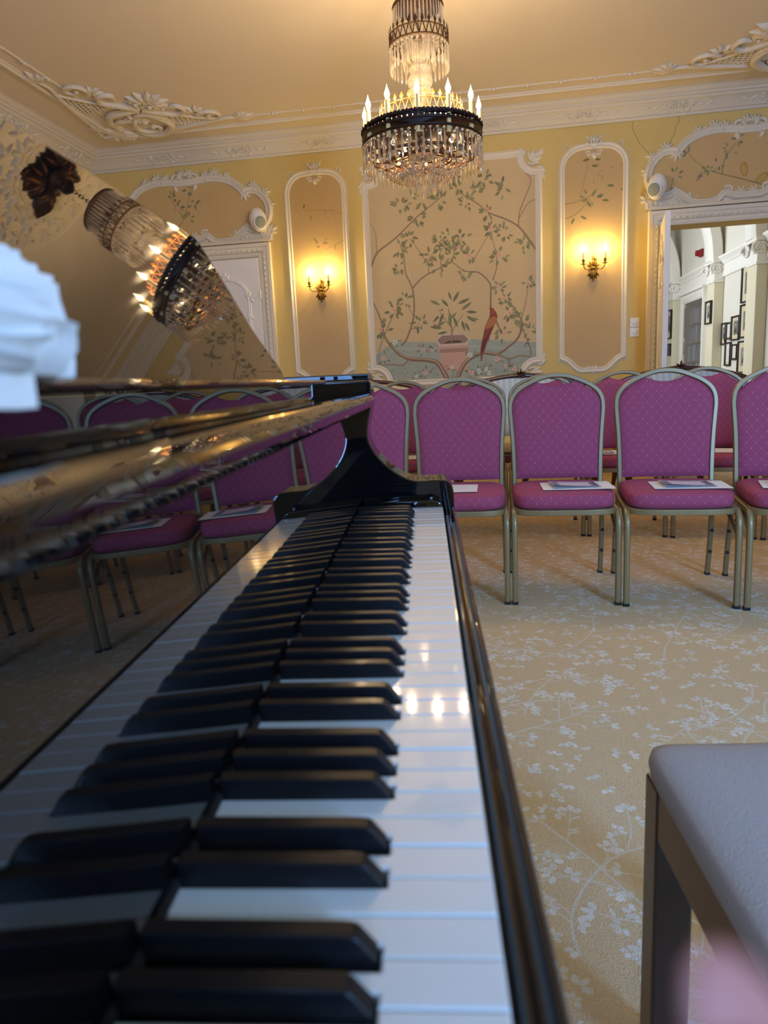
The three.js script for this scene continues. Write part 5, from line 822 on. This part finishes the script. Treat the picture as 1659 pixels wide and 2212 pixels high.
{ // sheaf of curled music pages on the shelf, close to the lens
  const t = thing('sheet_music', 'thick sheaf of curled white music pages leaning on the music desk', 'sheet music', pw(-0.175, 0.2385, -0.12), TH);
  const n = 26;
  for (let k = 0; k < n; k++) {
    const q = k / (n - 1), h = lerp(0.05, 0.006, q) + rr(-0.0018, 0.0018), v = lerp(-0.008, 0.022, q), zf = lerp(-0.126, -0.046, q) + rr(-0.014, 0.012), wv = rr(0.0005, 0.003), ph = rr(0, 6), droop = lerp(0.1, 0.6, Math.min(1, q * 1.5)) * rr(0.6, 1.2), lift = rr(-0.004, 0.004), curl = rr(-0.001, 0.006);
    mesh('page', [0, 0.0006].map((o) => sheet((a, b) => [v + o + lerp(-0.25, 0.5, q) * h * b + curl * Math.max(0, (b - 0.55) / 0.45) ** 2 + 0.003 * Math.sin(b * 3.1) + wv * Math.sin(a * 5 + ph) * b, h * b * (1 - droop * Math.pow(1 - a, 1.3)) + 0.0005 + lift * b * a * a + 0.0015 * Math.sin(a * 7 + ph) * b, lerp(0.08, zf + 0.004 * Math.sin(b * 5 + ph), a)], 18, 6)), M.paper, t);
  }
  mesh('page', [0, 0.0006].map((o) => sheet((a, b) => [0.024 + o + 0.003 * Math.sin(a * 4), 0.002 - 0.011 * b + 0.002 * Math.sin(a * 5), lerp(0.07, -0.05, a)], 10, 3)), M.paper, t);
}
// ---------------------------------------------------------------- piano bench
{
  const t = thing('piano_bench', 'piano bench with grey cushion and dark wooden legs', 'bench', [0, 0, 0], TH);
  const c = pw(0.42, 0, -0.47); t.position.set(c[0], 0, c[2]);
  const top = KY - 0.245, hw = 0.17, hl = 0.345;
  const velvet = std('#a8a09c', 0.95, { bumpMap: pile, bumpScale: 0.0012 });
  mesh('cushion', boxUV(cushion(hw + 0.006, 0.026, hl + 0.006, 0.45, 0.14, 56, 14).translate(0, top - 0.026, 0)), velvet, t);
  const wood = phys('#2a1512', 0.4, { clearcoat: 0.4, clearcoatRoughness: 0.2 }), wood2 = phys('#5a3826', 0.45, { clearcoat: 0.3, clearcoatRoughness: 0.25 });
  mesh('apron', [rbox(0.018, 0.07, hl * 2 - 0.06, -hw + 0.012, top - 0.085, 0, 0.003), rbox(0.018, 0.07, hl * 2 - 0.06, hw - 0.012, top - 0.085, 0, 0.003), rbox(hw * 2 - 0.06, 0.07, 0.018, 0, top - 0.085, hl - 0.012, 0.003), rbox(hw * 2 - 0.06, 0.07, 0.018, 0, top - 0.085, -hl + 0.012, 0.003)], wood2, t);
  for (const sx of [-1, 1]) for (const sz of [-1, 1]) mesh('leg', tf(rbox(0.05, top - 0.05, 0.05, 0, (top - 0.05) / 2, 0, 0.005), { p: [sx * (hw - 0.026), 0, sz * (hl - 0.026)] }), wood, t);
}
// ---------------------------------------------------------------- the hand that holds the camera; one fingertip strays into the corner of the view
{
  const bones = []; // in camera axes, metres
  const F = (pts, rad) => { for (let i = 0; i < pts.length - 1; i++) bones.push([V3(...pts[i]), V3(...pts[i + 1]), rad[i], rad[i + 1]]); };
  F([[0.0232, -0.0412, -0.0445], [0.04, -0.0525, -0.04], [0.058, -0.056, -0.03], [0.085, -0.062, -0.008]], [0.0066, 0.0078, 0.0086, 0.0098]);
  F([[0.046, -0.066, -0.036], [0.06, -0.074, -0.034], [0.078, -0.078, -0.024], [0.098, -0.078, 0.0]], [0.0068, 0.008, 0.0088, 0.01]);
  F([[0.054, -0.088, -0.03], [0.068, -0.094, -0.028], [0.086, -0.096, -0.018], [0.104, -0.094, 0.004]], [0.0064, 0.0076, 0.0084, 0.0098]);
  F([[0.062, -0.106, -0.022], [0.074, -0.11, -0.02], [0.09, -0.11, -0.01], [0.106, -0.108, 0.008]], [0.0056, 0.0066, 0.0074, 0.009]);
  F([[0.066, -0.05, 0.03], [0.082, -0.058, 0.036], [0.1, -0.072, 0.036], [0.118, -0.09, 0.024]], [0.0074, 0.009, 0.011, 0.014]);
  F([[0.085, -0.062, -0.008], [0.12, -0.082, 0.018]], [0.011, 0.016]); F([[0.098, -0.078, 0], [0.126, -0.092, 0.02]], [0.011, 0.016]); F([[0.104, -0.094, 0.004], [0.13, -0.102, 0.022]], [0.011, 0.016]); F([[0.106, -0.108, 0.008], [0.132, -0.112, 0.024]], [0.01, 0.015]);
  F([[0.12, -0.082, 0.018], [0.15, -0.11, 0.034], [0.2, -0.15, 0.07]], [0.018, 0.02, 0.024]); F([[0.132, -0.112, 0.024], [0.152, -0.118, 0.036]], [0.016, 0.02]);
  const lo = V3(0.01, -0.185, -0.06), S = 0.22, N = 84, mc = new MarchingCubes(N, std('#fff'), false, false, 120000); mc.isolation = 0;
  const field = mc.field, ab = V3(), ap = V3(), p = V3();
  for (let z = 0; z < N; z++) for (let y = 0; y < N; y++) for (let x = 0; x < N; x++) {
    p.set(lo.x + (x / N) * S, lo.y + (y / N) * S, lo.z + (z / N) * S); let d = 1;
    for (const [a, b, ra, rb] of bones) { ab.subVectors(b, a); ap.subVectors(p, a); const h = Math.min(1, Math.max(0, ap.dot(ab) / ab.lengthSq())); const q = ap.addScaledVector(ab, -h).length() - lerp(ra, rb, h); const k = 0.004, m = Math.max(k - Math.abs(d - q), 0) / k; d = Math.min(d, q) - m * m * k * 0.25; }
    field[x + y * N + z * N * N] = -d;
  }
  mc.update();
  const cnt = mc.count, g = new THREE.BufferGeometry(), pos = new Float32Array(mc.positionArray.slice(0, cnt * 3)), nor = new Float32Array(mc.normalArray.slice(0, cnt * 3));
  for (let i = 0; i < cnt; i++) { pos[i * 3] = lo.x + ((pos[i * 3] + 1) / 2) * S; pos[i * 3 + 1] = lo.y + ((pos[i * 3 + 1] + 1) / 2) * S; pos[i * 3 + 2] = lo.z + ((pos[i * 3 + 2] + 1) / 2) * S; }
  g.setAttribute('position', new THREE.BufferAttribute(pos, 3)); g.setAttribute('normal', new THREE.BufferAttribute(nor, 3));
  const t = thing('person', 'blurred pink fingertip of the photographer at the lower right corner', 'person');
  camera.updateMatrixWorld(); t.position.copy(camera.position); t.quaternion.copy(camera.quaternion);
  mesh('hand', g, phys('#b05a60', 0.5, { sheen: 0.2 }), t);
  mesh('fingernail', tf(new THREE.SphereGeometry(0.0045, 12, 8), { p: [0.0254, -0.0366, -0.0478], r: [0.9, 0.3, -0.4], s: [1.1, 0.25, 1.4] }), phys('#c08078', 0.3), t);
}
renderer.render(scene, camera);
